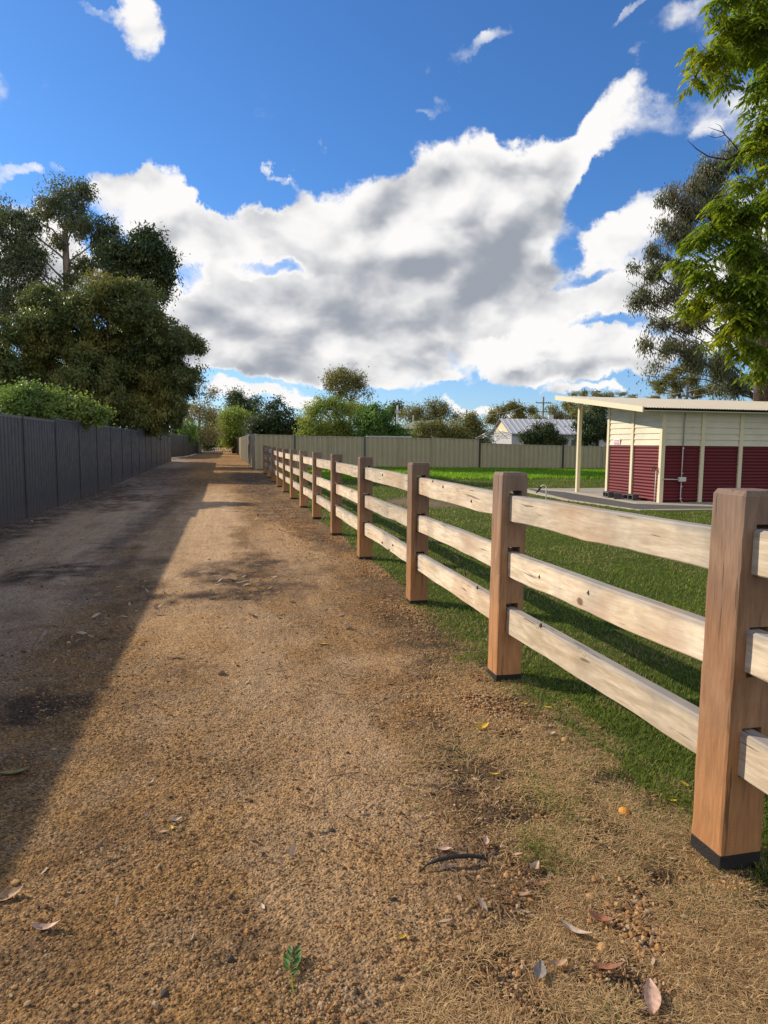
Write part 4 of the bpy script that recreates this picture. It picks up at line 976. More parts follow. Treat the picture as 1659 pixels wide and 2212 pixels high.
# service conduit with junction box
c = MB().tube([(.62, -.03, rf(0) - .1), (.605, -.075, 2.18), (.60, -.05, 2.06), (.598, -.045, 1.42)], .014, 8).build('upper_conduit', M['greyplastic'], sh, None, True)
c = MB().tube([(.595, -.05, 1.41), (.59, -.05, .66)], .012, 8).tube([(.59, -.05, .56), (.59, -.05, .12), (.62, -.055, .05), (.70, -.08, .02)], .012, 8).tube([(.50, -.05, .605), (.06, -.065, .615)], .012, 8).build('lower_conduit', M['greyplastic_pale'], sh, None, True)
jb = MB().box(.50, .70, -.095, -.03, .555, .665, .008).build('junction_box', M['greyplastic_pale'], sh)
for z in (1.36, .75, .42, .13): MB().box(.578, .624, -.064, -.036, z, z + .02, .002).build('conduit_clip', M['white'], sh)
# garden tap on the corner
MB().tube([(-.03, .10, .02), (-.035, .08, .45), (-.035, .075, .83)], .011, 8).tube([(-.035, .09, .03), (-.14, .12, .012), (-.3, .2, .010)], .009, 6).build('tap_pipe', M['greyplastic_pale'], sh, None, True)
MB().tube([(-.035, .075, .83), (-.07, .085, .87), (-.12, .11, .865), (-.15, .12, .82)], [.014, .018, .014, .011], 8).tube([(-.08, .088, .875), (-.08, .088, .92)], .007, 6).box(-.115, -.045, .078, .098, .915, .927).build('tap', M['brass'], sh, None, False)
# small pink notice; its print is two illegible lines
sg = thing('notice', (SH.x - .012, SH.y + 1.93, 1.53), 'small pink notice with two lines of print on the sunlit end wall of the shed', 'sign')
MB().box(-.006, 0, -.16, .16, -.075, .075).build('board', M['signpink'], sg)
for j, (zz, k) in enumerate(((.022, 9), (-.038, 8))):
    b = MB(); rr = random.Random(5 + j); yy = .12
    while yy > -.12:
        w = rr.uniform(.012, .026); b.box(-.009, -.0065, yy - w, yy, zz - .014, zz + .014); yy -= w + rr.choice((.006, .006, .018))
    b.build('print', M['signink'], sg)

# slab, path and edging
def poly_sheet(name, pts2, z, m, th=.05):
    n = len(pts2); V = [(x, y, z) for x, y in pts2] + [(x, y, z - th) for x, y in pts2]
    o = build(name, np.array(V), [np.array([list(range(n))])] + [np.array([[i, i + n, (i + 1) % n + n, (i + 1) % n] for i in range(n)])], m)
    return o
g2 = lambda px, py: tuple(onground(px, py)[:2])
outer = [g2(1130.6, 1063.2), g2(1221.8, 1081.8), g2(1381.8, 1104), g2(1527, 1102.6), (17.5, 12.55), (17.5, 21.0), (9.2, 20.6)]
tag(poly_sheet('path_edging', outer, .026, M['edging']), kind='structure')
inner_path = [(outer[0][0] + .35, outer[0][1] - .22), (outer[1][0] + .14, outer[1][1] + .02), (outer[2][0] + .05, outer[2][1] + .16), (outer[3][0], outer[3][1] + .12), (17.4, 12.75), (17.4, 20.8), (9.3, 20.4)]
tag(poly_sheet('path', inner_path, .030, M['asphalt']), kind='structure')
i1 = [g2(1199, 1065.5), g2(1365.8, 1092.4), g2(1527, 1096.6)]
slab_o = [(i1[0][0] + .35, i1[0][1]), (i1[1][0] + .18, i1[1][1] + .15), (i1[2][0], i1[2][1]), (17.3, 13.3), (17.3, 20.7), (9.45, 20.3)]
tag(poly_sheet('slab_edging', slab_o, .034, M['edging']), kind='structure')
slab_i = [(slab_o[0][0] + .35, slab_o[0][1] - .05), (slab_o[1][0] + .12, slab_o[1][1] + .12), (slab_o[2][0], slab_o[2][1] + .12), (17.2, 13.45), (17.2, 20.6), (9.75, 20.2)]
tag(poly_sheet('slab', slab_i, .038, M['concrete']), kind='structure')
# hollow blocks
def block(x, y, rz, lab, hollow=True):
    bb = MB()
    for zz in (0,):
        w, d_, h, t = .39, .19, .15, .03
        bb.box(-w / 2, w / 2, -d_ / 2, d_ / 2, 0, t); bb.box(-w / 2, w / 2, -d_ / 2, d_ / 2, h - t, h)
        for xx in (-w / 2, -t / 2, w / 2 - t): bb.box(xx + .0015, xx + t - .0015, -d_ / 2 + .0015, d_ / 2 - .0015, t, h - t)
        if not hollow: bb.box(-w / 2 + .01, w / 2 - .01, -d_ / 2 + .004, -d_ / 2 + .03, t, h - t)
    o = bb.build('concrete_block', M['block']); o.location = (x, y, .038); o.rotation_euler = (0, 0, rz)
    tag(o, lab, 'block', 'blocks at the foot of the shed')
block(10.02, 16.75, math.radians(80), 'hollow dark grey block left of the others at the foot of the shed', True)
block(9.98, 16.25, math.radians(60), 'middle dark grey block at the foot of the shed', False)
block(10.10, 15.84, math.radians(95), 'dark grey block nearest the corner tap of the shed', False)

# standpipe on the lawn
p = at(1180, 1060, 14.0); t = thing('standpipe', (p.x, p.y, 0), 'white gooseneck water pipe with a black hose grip standing on the lawn', 'standpipe', rz=-YAW)
MB().tube([(0, 0, -.02), (0, 0, .47), (-.01, 0, .51), (-.04, 0, .535), (-.085, 0, .535), (-.115, 0, .515), (-.125, 0, .49)], .0125, 10).build('pipe', M['white'], t, None, True)
MB().tube([(-.12, 0, .50), (-.15, -.005, .45), (-.195, -.01, .40), (-.22, -.015, .37)], [.016, .022, .022, .012], 8).build('hose_grip', M['black'], t, None, True)

# ------------------------------------------------------------------ trees
def leaf_quads(C_, D_, N_, L, Wd, r, name, m, parent, fold=True):
    D_ = D_ / np.linalg.norm(D_, axis=1, keepdims=True); S_ = np.cross(D_, N_); S_ /= np.linalg.norm(S_, axis=1, keepdims=True) + 1e-9; N2 = np.cross(S_, D_)
    L = L[:, None]; Wd = Wd[:, None]
    V = np.stack([C_, C_ + D_ * L * .42 + S_ * Wd / 2 + N2 * Wd * .12, C_ + D_ * L, C_ + D_ * L * .42 - S_ * Wd / 2 + N2 * Wd * .12], 1)
    n = len(C_); i = np.arange(n)[:, None] * 4
    return build(name, V.reshape(-1, 3), [i + np.array([0, 1, 2, 3])], m, parent, {'rnd': np.repeat(r, 4)})
def crown_points(lobes, nclust, R, shell=.55, sub=0):
    if sub:      # each lobe becomes a cluster of smaller billows
        out = []
        for l in lobes:
            k = sub
            for _ in range(k):
                d = R.normal(0, 1, 3); d /= np.linalg.norm(d); f = R.uniform(.45, .9); q = l[3] * R.uniform(.26, .46)
                out.append((l[0] + d[0] * l[3] * f, l[1] + d[1] * l[3] * f, l[2] + d[2] * l[3] * f * .85, q))
        P_, d_, si = crown_points(out, nclust, R, .7)
        d_[:, 2] += .1
        return P_, d_, si // sub
    w = np.array([l[3] * l[3] for l in lobes]); w = w / w.sum(); idx = R.choice(len(lobes), nclust, p=w)
    Lb = np.array([l[:3] for l in lobes]); rad = np.array([l[3] for l in lobes]); zr_ = np.array([l[4] if len(l) > 4 else .85 for l in lobes])
    d_ = R.normal(0, 1, (nclust, 3)); d_ /= np.linalg.norm(d_, axis=1, keepdims=True)
    rr = (shell + (1 - shell) * R.uniform(0, 1, nclust) ** .6) * (1 + .16 * R.normal(0, 1, nclust))
    off = d_ * (rad[idx] * rr)[:, None]; off[:, 2] *= zr_[idx]
    return Lb[idx] + off, d_, idx
def tree(name, label, base, lobes, ncl, per, csize, leaf, m, bk, seed, droop=.7, trunk_r=.2, group=None, shell=.45, limbs=True, trunk_top=None, cat='tree', flatc=.8, twig=.35, outw=.35, crooked=.25, sub=9, limb_r=.3):
    R = np.random.default_rng(seed)
    t = thing(name, base, label, cat, group)
    B = np.array(base, float); lobes = [(l[0] - B[0], l[1] - B[1], l[2] - B[2]) + tuple(l[3:]) for l in lobes]
    C0, d_, idx = crown_points(lobes, ncl, R, shell, sub)
    n = ncl * per; ci = np.repeat(np.arange(ncl), per)
    cs = csize * R.uniform(.6, 1.4, ncl)[ci]
    off = R.normal(0, 1, (n, 3)) * cs[:, None]; off[:, 2] *= flatc
    Pt = C0[ci] + off
    D_ = R.normal(0, 1, (n, 3)) * .6 + d_[ci] * outw; D_[:, 2] -= droop
    N_ = R.normal(0, .75, (n, 3)) + d_[ci] * .9 + off / (np.linalg.norm(off, axis=1, keepdims=True) + 1e-6) * .7 + np.array([0, 0, .4])
    L = leaf[0] * R.uniform(.6, 1.3, n); Wd = leaf[1] * R.uniform(.8, 1.6, n)
    rc = np.clip(R.uniform(0, 1, ncl)[ci] * .6 + R.uniform(0, 1, n) * .4, 0, 1)
    leaf_quads(Pt, D_, N_, L, Wd, rc, 'crown', m, t)
    # trunk and limbs
    cen = np.array([l[:3] for l in lobes]); top = np.array(trunk_top) - B if trunk_top is not None else np.array([cen[:, 0].mean() * .8, cen[:, 1].mean() * .8, cen[:, 2].min() + (cen[:, 2].max() - cen[:, 2].min()) * .25])
    tr = MB(); pts_ = []
    for k in range(7):
        f = k / 6; pts_.append(top * np.array([f ** 1.3, f ** 1.3, f]) + np.array([R.normal(0, trunk_r * crooked), R.normal(0, trunk_r * crooked), 0]) * (0 < k < 6))
    pts_[0] = pts_[0] - np.array([0, 0, .2])
    tr.tube([tuple(q) for q in pts_], [trunk_r * (1.25 - .65 * k / 6) for k in range(7)], 10).build('trunk', bk, t, None, True)
    if limbs:
        lb = MB()
        for j, l in enumerate(lobes):
            c = np.array(l[:3]); hd = math.hypot(c[0] - top[0], c[1] - top[1])
            fz = np.clip((c[2] - .55 * hd - .3 * l[3]) / top[2], .35, .99) - .0; s0 = top * np.array([fz ** 1.3, fz ** 1.3, fz]); mid = (s0 + c) / 2 + R.normal(0, .22, 3) * l[3]; mid[2] += hd * .07; q1 = s0 * .72 + mid * .28 + R.normal(0, .10, 3) * l[3]; q3 = (mid + c) / 2 + R.normal(0, .16, 3) * l[3]
            r0 = trunk_r * limb_r
            lb.tube([tuple(s0), tuple(q1), tuple(mid), tuple(q3), tuple(c)], [r0 * .8, r0 * .7, r0 * .52, r0 * .38, r0 * .2], 6)
            mine = np.where(idx == j)[0][: max(4, int(twig * 40))]
            for q in mine:
                e = C0[q]; k = (c + e) / 2 + R.normal(0, .08, 3) * l[3]
                lb.tube([tuple(c * .85 + s0 * .15), tuple(k), tuple(e)], [r0 * .26, r0 * .17, r0 * .07], 4, False)
        lb.build('limb', bk, t, None, True)
    return t
def lob(Y, L, jy=.5):     # crown lobes from where they stand against the sky, at distance Y
    out = []
    for i, q in enumerate(L):
        px, py, r = q[:3]; yy = Y + (((i * 37) % 11) / 10 - .5) * 2 * jy * r * Y / FPX * 1.4 if len(q) < 4 else q[3]
        p = at(px, py, yy); out.append((p.x, p.y, p.z, r * yy / FPX * 1.02))
    return out
def skirt(L, Y, x0, x1, py=940, r_=18, n=5):
    return L + lob(Y, [(x0 + (x1 - x0) * i / (n - 1), py + (i * 7) % 11, r_ * (.85 + .3 * ((i * 5) % 7) / 7)) for i in range(n)])
def base(px, Y): p = at(px, 957, Y); return (p.x, p.y, float(ground_z(p.x, p.y)))

# left: the big bushy tree over the charcoal fence
L = lob(33, [(215, 650, 62), (300, 660, 60), (120, 665, 58), (60, 720, 68), (160, 730, 80), (250, 730, 80), (335, 725, 66), (385, 760, 52), (405, 730, 30), (20, 790, 70), (110, 810, 80), (200, 820, 85), (290, 815, 80), (360, 830, 58), (395, 800, 40), (60, 860, 60), (260, 880, 70), (330, 880, 60), (200, 890, 60), (370, 880, 30), (345, 910, 40)])
tree('bushy_tree', 'huge dense olive green tree leaning over the charcoal fence', base(225, 33.5), L, 3000, 86, .15, (.15, .050), F['bushy'], M['bark'], 11, sub=14, droop=.75, trunk_r=.28, shell=.6, twig=.2)
# tall gum behind it
L = lob(48, [(118, 425, 32), (168, 425, 30), (150, 465, 40), (70, 470, 34), (15, 475, 40), (35, 530, 44), (190, 490, 44), (225, 520, 30), (205, 560, 30), (120, 520, 18), (80, 590, 28), (55, 560, 26), (0, 560, 40), (-60, 520, 60), (0, 640, 50), (60, 640, 40), (170, 580, 26), (150, 610, 22), (-60, 640, 60), (110, 640, 26)])
tree('tall_gum_tree', 'tall open gum tree with a forked trunk rising above the bushy tree', base(150, 48), L, 520, 80, .27, (.26, .07), F['euc'], M['bark_pale'], 12, droop=.8, trunk_r=.30, trunk_top=tuple(at(140, 500, 48)), shell=.25, twig=.5)
L = lob(44, [(300, 530, 36), (262, 555, 30), (330, 555, 32), (345, 585, 22), (290, 580, 36), (320, 610, 36), (265, 600, 26)])
tree('dark_round_tree', 'dark rounded tree top between the tall gum and the sky', base(300, 44), L, 420, 90, .30, (.26, .08), F['dark'], M['bark'], 13, droop=.6, trunk_r=.22, shell=.5)
# lime shrub just behind the fence
L = lob(17.5, [(20, 880, 40), (70, 868, 36), (120, 878, 36), (165, 893, 30), (205, 905, 24), (-30, 880, 40), (110, 900, 40), (40, 910, 40), (230, 915, 12)])
L = [(x - .6, y, z, r) for x, y, z, r in lob(19, [(20, 880, 42), (75, 868, 36), (125, 880, 36), (170, 893, 28), (208, 903, 22), (-30, 880, 40), (110, 905, 36), (40, 910, 40)])]
L = [(x + .6, y, z, r) for x, y, z, r in L]
tree('lime_shrub', 'light green bushy shrub showing over the charcoal fence at the left', (at(90, 957, 19.3).x, 19.3, 0), L, 520, 60, .11, (.08, .05), F['lime'], M['bark'], 14, droop=.1, trunk_r=.06, cat='shrub', shell=.4, twig=.15)
# thin dry tree and shrubs at the end of the left fence
L = lob(78, [(430, 830, 12), (455, 850, 12), (410, 845, 14), (440, 880, 24), (465, 895, 16), (400, 880, 22), (420, 905, 22), (455, 930, 18), (400, 920, 16)])
L = skirt(L, 78, 400, 460, 935, 18, 5)
tree('thin_tree', 'thin pale tree with bare twigs beyond the end of the charcoal fence', base(430, 78), L, 210, 26, .42, (.28, .09), F['dry'], M['bark_pale'], 15, droop=.3, trunk_r=.2, shell=.2, twig=.5)
L = lob(66, [(400, 925, 18), (385, 940, 14), (415, 938, 14)])
tree('round_shrub', 'soft green shrub above the set back dark fence', base(400, 66), L, 120, 40, .3, (.20, .06), F['mid'], M['bark'], 16, trunk_r=.08, cat='shrub')
L = lob(98, [(440, 945, 14), (452, 955, 12), (462, 925, 16), (456, 900, 14), (445, 965, 8)])
tree('lane_end_bush', 'dark bush where the left fence meets the far lane', base(446, 98), L, 160, 36, .45, (.30, .10), F['dark'], M['bark'], 17, trunk_r=.12, cat='bush')
L = lob(165, [(470, 930, 16), (480, 945, 14), (462, 915, 16), (488, 925, 14), (476, 955, 10), (470, 965, 8), (485, 962, 8)])
tree('far_lane_tree', 'dark shaded tree closing the far end of the lane', base(474, 165), L, 260, 34, .75, (.5, .2), F['dark'], M['bark'], 18, trunk_r=.3, shell=.2)
# right of the lane
L = lob(82, [(500, 895, 26), (485, 905, 16), (515, 900, 22), (495, 925, 26), (515, 925, 22), (500, 948, 12), (482, 925, 10), (525, 910, 16)])
L = skirt(L, 82, 490, 520, 945, 14, 5)
tree('yellow_green_tree', 'rounded yellow green tree beside the far lane', base(506, 82), L, 330, 44, .40, (.26, .085), F['yellow'], M['bark'], 19, droop=.3, trunk_r=.2, shell=.5)
L = lob(92, [(515, 860, 20), (535, 875, 18), (500, 868, 12), (550, 890, 18), (530, 890, 20)])
L = skirt(L, 92, 520, 560, 930, 16, 5)
tree('tall_dark_tree', 'dark green tree top behind the yellow green tree', base(525, 92), L, 240, 44, .45, (.30, .10), F['dark'], M['bark'], 20, droop=.3, trunk_r=.25, shell=.5)
L = lob(52, [(565, 905, 24), (600, 912, 26), (640, 920, 26), (570, 930, 22), (610, 935, 20), (650, 940, 18), (545, 925, 16), (680, 940, 18), (580, 880, 10), (600, 868, 8), (622, 890, 10), (560, 868, 8), (590, 875, 6)])
L = skirt(L, 52, 548, 690, 935, 22, 8)
tree('dark_hedge_tree', 'dark spreading tree behind the left end of the beige fence', base(600, 52), L, 520, 44, .26, (.19, .075), F['dark'], M['bark'], 21, droop=.3, trunk_r=.16, shell=.4)
L = lob(47, [(680, 888, 22), (710, 880, 26), (745, 890, 26), (775, 900, 24), (700, 915, 28), (740, 925, 26), (665, 910, 16), (785, 925, 20), (720, 865, 12), (690, 870, 10)])
L = skirt(L, 47, 665, 790, 935, 22, 8)
tree('yellow_spray_tree', 'loose yellow green tree in the middle behind the beige fence', base(725, 47), L, 560, 34, .25, (.19, .05), F['yellow'], M['bark'], 22, droop=.35, trunk_r=.15, shell=.3, twig=.6)
L = lob(62, [(720, 815, 18), (745, 808, 18), (768, 820, 18), (780, 835, 12), (750, 835, 18), (715, 832, 12), (790, 850, 8), (735, 850, 14), (760, 855, 12)])
L = skirt(L, 62, 725, 785, 875, 14, 4)
tree('upright_gum_tree', 'tall gum tree top above the middle of the beige fence', base(755, 62), L, 220, 42, .30, (.24, .06), F['olive'], M['bark_pale'], 23, droop=.6, trunk_r=.18, shell=.4, trunk_top=tuple(at(758, 865, 62)))
L = lob(45, [(800, 895, 24), (830, 905, 22), (850, 925, 16), (815, 925, 22), (785, 905, 14), (835, 888, 10), (810, 880, 10)])
L = skirt(L, 45, 790, 858, 940, 20, 5)
tree('leafy_fruit_tree', 'deep green leafy tree behind the second green fence post', base(815, 45), L, 380, 38, .22, (.19, .065), F['mid'], M['bark'], 24, droop=.6, trunk_r=.12, shell=.4)
L = lob(120, [(852, 882, 8), (858, 878, 7), (846, 892, 9), (862, 890, 7)])
tree('distant_pine', 'small dark distant tree between the deep green tree and the round trees', base(855, 120), L, 90, 20, .5, (.4, .2), F['dark'], M['bark'], 25, trunk_r=.2)
L = lob(78, [(885, 890, 15), (905, 893, 15), (940, 880, 20), (965, 885, 18), (950, 900, 22), (920, 905, 18), (985, 900, 10), (895, 910, 14)])
L = skirt(L, 78, 880, 1000, 930, 20, 6)
tree('round_olive_tree', 'rounded olive tree left of the grey roofed house', base(940, 78), L, 380, 42, .36, (.24, .08), F['olive'], M['bark'], 26, droop=.3, trunk_r=.2, shell=.5)
L = lob(50, [(915, 930, 20), (945, 925, 22), (900, 940, 14), (985, 925, 24), (1010, 910, 18), (1030, 925, 20), (970, 940, 22), (1005, 945, 20), (1040, 940, 14), (1020, 900, 10)])
L = skirt(L, 50, 905, 1050, 948, 18, 7)
tree('brown_olive_tree', 'low brown green tree behind the beige fence left of the clothes hoist', base(970, 50), L, 560, 40, .22, (.16, .055), F['olive'], M['bark'], 27, droop=.2, trunk_r=.12, shell=.5)
L = lob(150, [(1080, 885, 12), (1105, 880, 13), (1130, 882, 12), (1065, 892, 8), (1150, 890, 10), (1120, 893, 14)])
L = skirt(L, 150, 1060, 1160, 905, 12, 5)
tree('far_spreading_tree', 'flat topped far tree behind the grey roofed house', base(1110, 150), L, 300, 36, .55, (.45, .17), F['olive'], M['bark'], 28, trunk_r=.3)
L = lob(130, [(1195, 885, 14), (1225, 878, 15), (1255, 885, 15), (1280, 870, 12), (1240, 898, 16), (1270, 895, 16), (1205, 900, 12)])
L = skirt(L, 130, 1160, 1290, 905, 14, 7)
tree('far_olive_tree', 'far olive tree between the power pole and the shed post', base(1235, 130), L, 360, 36, .55, (.42, .15), F['olive'], M['bark'], 29, trunk_r=.3)
L = lob(110, [(1240, 853, 8), (1262, 848, 10), (1290, 850, 11), (1318, 848, 12), (1345, 850, 10), (1300, 862, 14), (1330, 865, 14), (1365, 856, 8), (1275, 862, 10)])
L = skirt(L, 110, 1240, 1380, 885, 16, 6)
tree('far_flat_crown_tree', 'far flat crowned tree just over the shed roof', base(1300, 110), L, 260, 30, .34, (.40, .12), F['olive'], M['bark_pale'], 30, trunk_r=.3, twig=.7, flatc=.4)
L = lob(42, [(1150, 940, 14), (1172, 932, 18), (1195, 940, 14), (1185, 922, 10), (1160, 922, 8), (1205, 950, 8), (1140, 950, 8)])
L = skirt(L, 42, 1140, 1210, 948, 16, 4)
tree('lemon_tree', 'small dark green tree in front of the grey roofed house', base(1172, 42), L, 240, 40, .16, (.14, .06), F['dark'], M['bark'], 31, droop=.3, trunk_r=.08)
L = lob(40, [(1270, 920, 24), (1290, 900, 24), (1280, 945, 22), (1310, 935, 26), (1255, 945, 12), (1300, 880, 16), (1340, 920, 30)])
tree('screen_tree', 'dark green tree seen between the veranda post and the shed wall', base(1290, 40), L, 460, 44, .20, (.16, .06), F['dark'], M['bark'], 32, droop=.4, trunk_r=.12, shell=.45)
L = lob(60, [(1440, 815, 20), (1470, 806, 20), (1500, 815, 20), (1425, 835, 18), (1460, 838, 22), (1500, 845, 22), (1540, 835, 20), (1410, 858, 12)])
tree('rugged_tree', 'twisted olive tree above the middle of the shed roof', base(1470, 60), L, 330, 34, .22, (.22, .07), F['olive'], M['bark'], 33, trunk_r=.3, shell=.35, twig=.9, flatc=.5)

# right: dull hanging gum, then the fresh green tree in front of it
L = lob(27, [(1585, 345, 30), (1545, 370, 30), (1500, 400, 24), (1523, 345, 10), (1452, 425, 18), (1432, 436, 10), (1490, 455, 26), (1540, 440, 34), (1428, 478, 13), (1465, 505, 26), (1500, 520, 26), (1408, 540, 15), (1440, 560, 16), (1368, 582, 13), (1355, 608, 8), (1412, 590, 18), (1385, 640, 18), (1445, 640, 26), (1480, 600, 30), (1490, 690, 32), (1440, 700, 18), (1402, 695, 15), (1398, 745, 13), (1450, 750, 22), (1418, 790, 12), (1500, 770, 30), (1560, 790, 34), (1590, 830, 24), (1550, 840, 16), (1620, 560, 50), (1640, 700, 50), (1590, 480, 40), (1410, 655, 9), (1372, 660, 7), (1395, 812, 8)], .35)
tree('drooping_gum_tree', 'dull grey green gum with drooping leaves behind the fresh green tree', base(1648, 27), L, 620, 95, .18, (.18, .036), F['ghost'], M['bark'], 41, sub=0, limb_r=.15, droop=1.6, trunk_r=.30, shell=.25, twig=.6, outw=.25, flatc=1.15, trunk_top=tuple(at(1650, 560, 27)))
def ash_tree():
    R = np.random.default_rng(77)
    b0 = at(1648, 957, 20.5); t = thing('fresh_green_tree', (b0.x, b0.y, 0), 'big fresh green tree with feathery hanging leaves at the right edge of the picture', 'tree')
    B = np.array([b0.x, b0.y, 0])
    LL = [(1560, 15, 40, 11.5), (1610, 40, 70, 12), (1560, 100, 55, 12), (1520, 150, 50, 12), (1600, 130, 60, 12.3), (1490, 195, 28, 12), (1550, 190, 36, 12.2), (1650, 90, 60, 11.5), (1650, 180, 50, 11.8), (1650, 260, 50, 11.4), (1625, 235, 28, 11.6), (1640, 320, 46, 11.6), (1610, 350, 26, 11.8), (1650, 390, 50, 11.6), (1590, 420, 32, 12), (1650, 470, 60, 11.4), (1560, 470, 40, 12), (1600, 500, 60, 11.8), (1530, 520, 44, 12.2), (1490, 545, 32, 12.4), (1450, 590, 24, 12.6), (1500, 600, 44, 12.2), (1570, 570, 60, 12), (1640, 580, 60, 11.6),
          (1540, 640, 56, 12.2), (1500, 670, 40, 12.4), (1480, 700, 22, 12.6), (1600, 650, 66, 11.8), (1560, 710, 54, 12), (1620, 720, 60, 11.8), (1545, 760, 34, 12.2), (1600, 780, 40, 12), (1650, 790, 44, 11.9), (1625, 830, 26, 12.2), (1575, 690, 40, 13), (1720, 200, 120, 13), (1740, 450, 140, 13), (1730, 700, 120, 13), (1720, 330, 110, 18), (1740, 160, 120, 18), (1760, 560, 110, 19), (1880, 350, 140, 17), (1900, 620, 120, 17)]
    lob_ = []
    for px, py, r, Y in LL:
        p = at(px + 12, py - 26, Y); lob_.append((p.x - B[0], p.y - B[1], p.z, r * .82 * Y / FPX, .9))
    C0, d_, idx = crown_points(lob_, 7800, R, .2, 7)
    # every cluster is a pinnate leaf: a drooping stalk with leaflets on both sides
    n = len(C0); NL = 9
    a = R.uniform(0, 2 * np.pi, n); H = np.stack([np.cos(a), np.sin(a), 0 * a], -1) + d_ * .6; H[:, 2] = R.uniform(-.5, .25, n); H /= np.linalg.norm(H, axis=1, keepdims=True)
    rl = R.uniform(.18, .32, n)
    Pt, Dd, Nn, Lg, Rr = [], [], [], [], []
    side = np.cross(H, np.array([0, 0, 1.0])); side /= np.linalg.norm(side, axis=1, keepdims=True)
    rc = np.clip(R.uniform(0, 1, n), 0, 1)
    b = MB(); stem = []
    for k in range(NL):
        f = (k // 2 + 1) / (NL // 2 + 1) if k < NL - 1 else 1.0
        drop = np.zeros((n, 3)); drop[:, 2] = -(f ** 2) * rl * .55
        P0 = C0 + H * (f * rl)[:, None] + drop
        s_ = 0 if k == NL - 1 else (1 if k % 2 else -1)
        D0 = H * (.55 + .5 * f) + side * s_ * 1.0; D0[:, 2] -= .55 + .5 * f; D0 += R.normal(0, .16, (n, 3))
        Pt.append(P0); Dd.append(D0); Nn.append(np.cross(side, H) * 1.0 + R.normal(0, .25, (n, 3)) + side * s_ * .4)
        Lg.append(R.uniform(.13, .18, n) * (1 - .25 * abs(f - .5))); Rr.append(np.clip(rc * .8 + .2 * R.uniform(0, 1, n), 0, 1))
    Pt, Dd, Nn, Lg, Rr = map(np.concatenate, (Pt, Dd, Nn, Lg, Rr))
    leaf_quads(Pt, Dd, Nn, Lg, Lg * .36, Rr, 'crown', F['ash'], t)
    # trunk and limbs
    top = np.array(at(1655, 640, 17.5)) - B
    MB().tube([(0, 0, -.2), (0, 0, .8), (-.05, -.1, 1.8), tuple(top * np.array([.2, .2, .45])), tuple(top * np.array([.6, .6, .75])), tuple(top)], [.52, .42, .37, .34, .28, .22], 14).build('trunk', M['bark'], t, None, True)
    lb = MB()
    for j, l in enumerate(lob_):
        c = np.array(l[:3]); mid = (top + c) / 2 + R.normal(0, .2, 3); mid[2] += .2
        if LL[j][0] > 1540 and LL[j][1] > 300 or LL[j][0] > 1640: lb.tube([tuple(top * .93), tuple(top * .6 + mid * .4 + R.normal(0, .15, 3)), tuple(mid), tuple((mid + c) / 2 + R.normal(0, .2, 3)), tuple(c)], [.045, .036, .026, .018, .008], 6)
        for q in np.where(idx == j)[0][:12]:
            e = C0[q]; lb.tube([tuple(c), tuple((c + e) / 2 + R.normal(0, .04, 3)), tuple(e)], [.010, .007, .003], 4, False)
    lb.build('limb', M['bark'], t, None, True)
    # bare dead twigs sticking out to the left
    tw = MB(); q = lambda x, y, Y=11.9: tuple(np.array(at(x, y, Y)) - B)
    tw.tube([q(1625, 320), q(1570, 345), q(1530, 338), q(1505, 322), q(1485, 303)], [.02, .017, .013, .009, .004], 6)
    tw.tube([q(1600, 330), q(1575, 300), q(1560, 285), q(1530, 275)], [.014, .011, .008, .003], 6)
    tw.tube([q(1566, 292), q(1545, 298), q(1528, 292)], [.008, .006, .003], 5)
    tw.tube([q(1566, 290), q(1556, 272), q(1545, 266)], [.007, .005, .002], 5)
    tw.build('dead_twig', M['bark'], t, None, True)
ash_tree()

# ------------------------------------------------------------------ houses, hoist, poles
def house(name, label, a, b, depth, wall_h, ridge_h, wm, rm, gm=None, gable_end=True, over=.3, windows=()):
    """a, b: ground points of the long front wall; the ridge runs parallel to it"""
    a, b = Vector((a[0], a[1], 0)), Vector((b[0], b[1], 0)); d_ = (b - a); L = d_.length; rz = math.atan2(d_.y, d_.x)
    h = thing(name, a, label, 'building', rz=rz)
    MB().box(0, L, 0, depth, -.3, wall_h).build('wall', wm, h)
    V = [(0, 0, wall_h), (0, depth, wall_h), (0, depth / 2, ridge_h - .06), (-.05, 0, wall_h), (-.05, depth, wall_h), (-.05, depth / 2, ridge_h - .06)]
    V2 = [(L - x, y, z) for x, y, z in V]
    fc = [np.array([(0, 1, 2), (3, 5, 4)]), np.array([(0, 2, 5, 3), (2, 1, 4, 5)])]
    MB().add(V, fc).add(V2, fc).build('gable', gm or wm, h)
    for s_ in (0, 1):
        xs, ds = sheet_profile(L + 2 * over, .5, .03, 'trap'); xs = xs - over
        y0, y1 = (-over, depth / 2) if s_ == 0 else (depth + over, depth / 2); sl = (ridge_h - wall_h) / (depth / 2)
        P = np.array([[(x_, y, z + dd) for x_, dd in zip(xs, ds)] for y, z in ((y0, wall_h - over * sl + .02), (y1, ridge_h + .0))])
        Pb = P.copy(); Pb[..., 2] -= .03
        MB().grid(P).grid(Pb[:, ::-1]).build('roof', rm, h)
    MB().box(-over, L + over, -over - .10, -over, wall_h - over * sl - .05, wall_h - over * sl + .04).build('gutter', wm, h)
    for x, z, w, hh in windows:
        f_ = MB().box(x - .05, x + w + .05, -.04, -.002, z - .05, z + hh + .05).build('window', M['white'], h)
        MB().box(x, x + w, -.05, -.041, z, z + hh).build('pane', M['glass'], f_)
    return h
Y = 58
a = at(1105, 955, Y); b = at(1420, 955, Y - 1)
zr_ = at(1090, 906, Y).z; zw = at(1120, 932, Y - 3).z
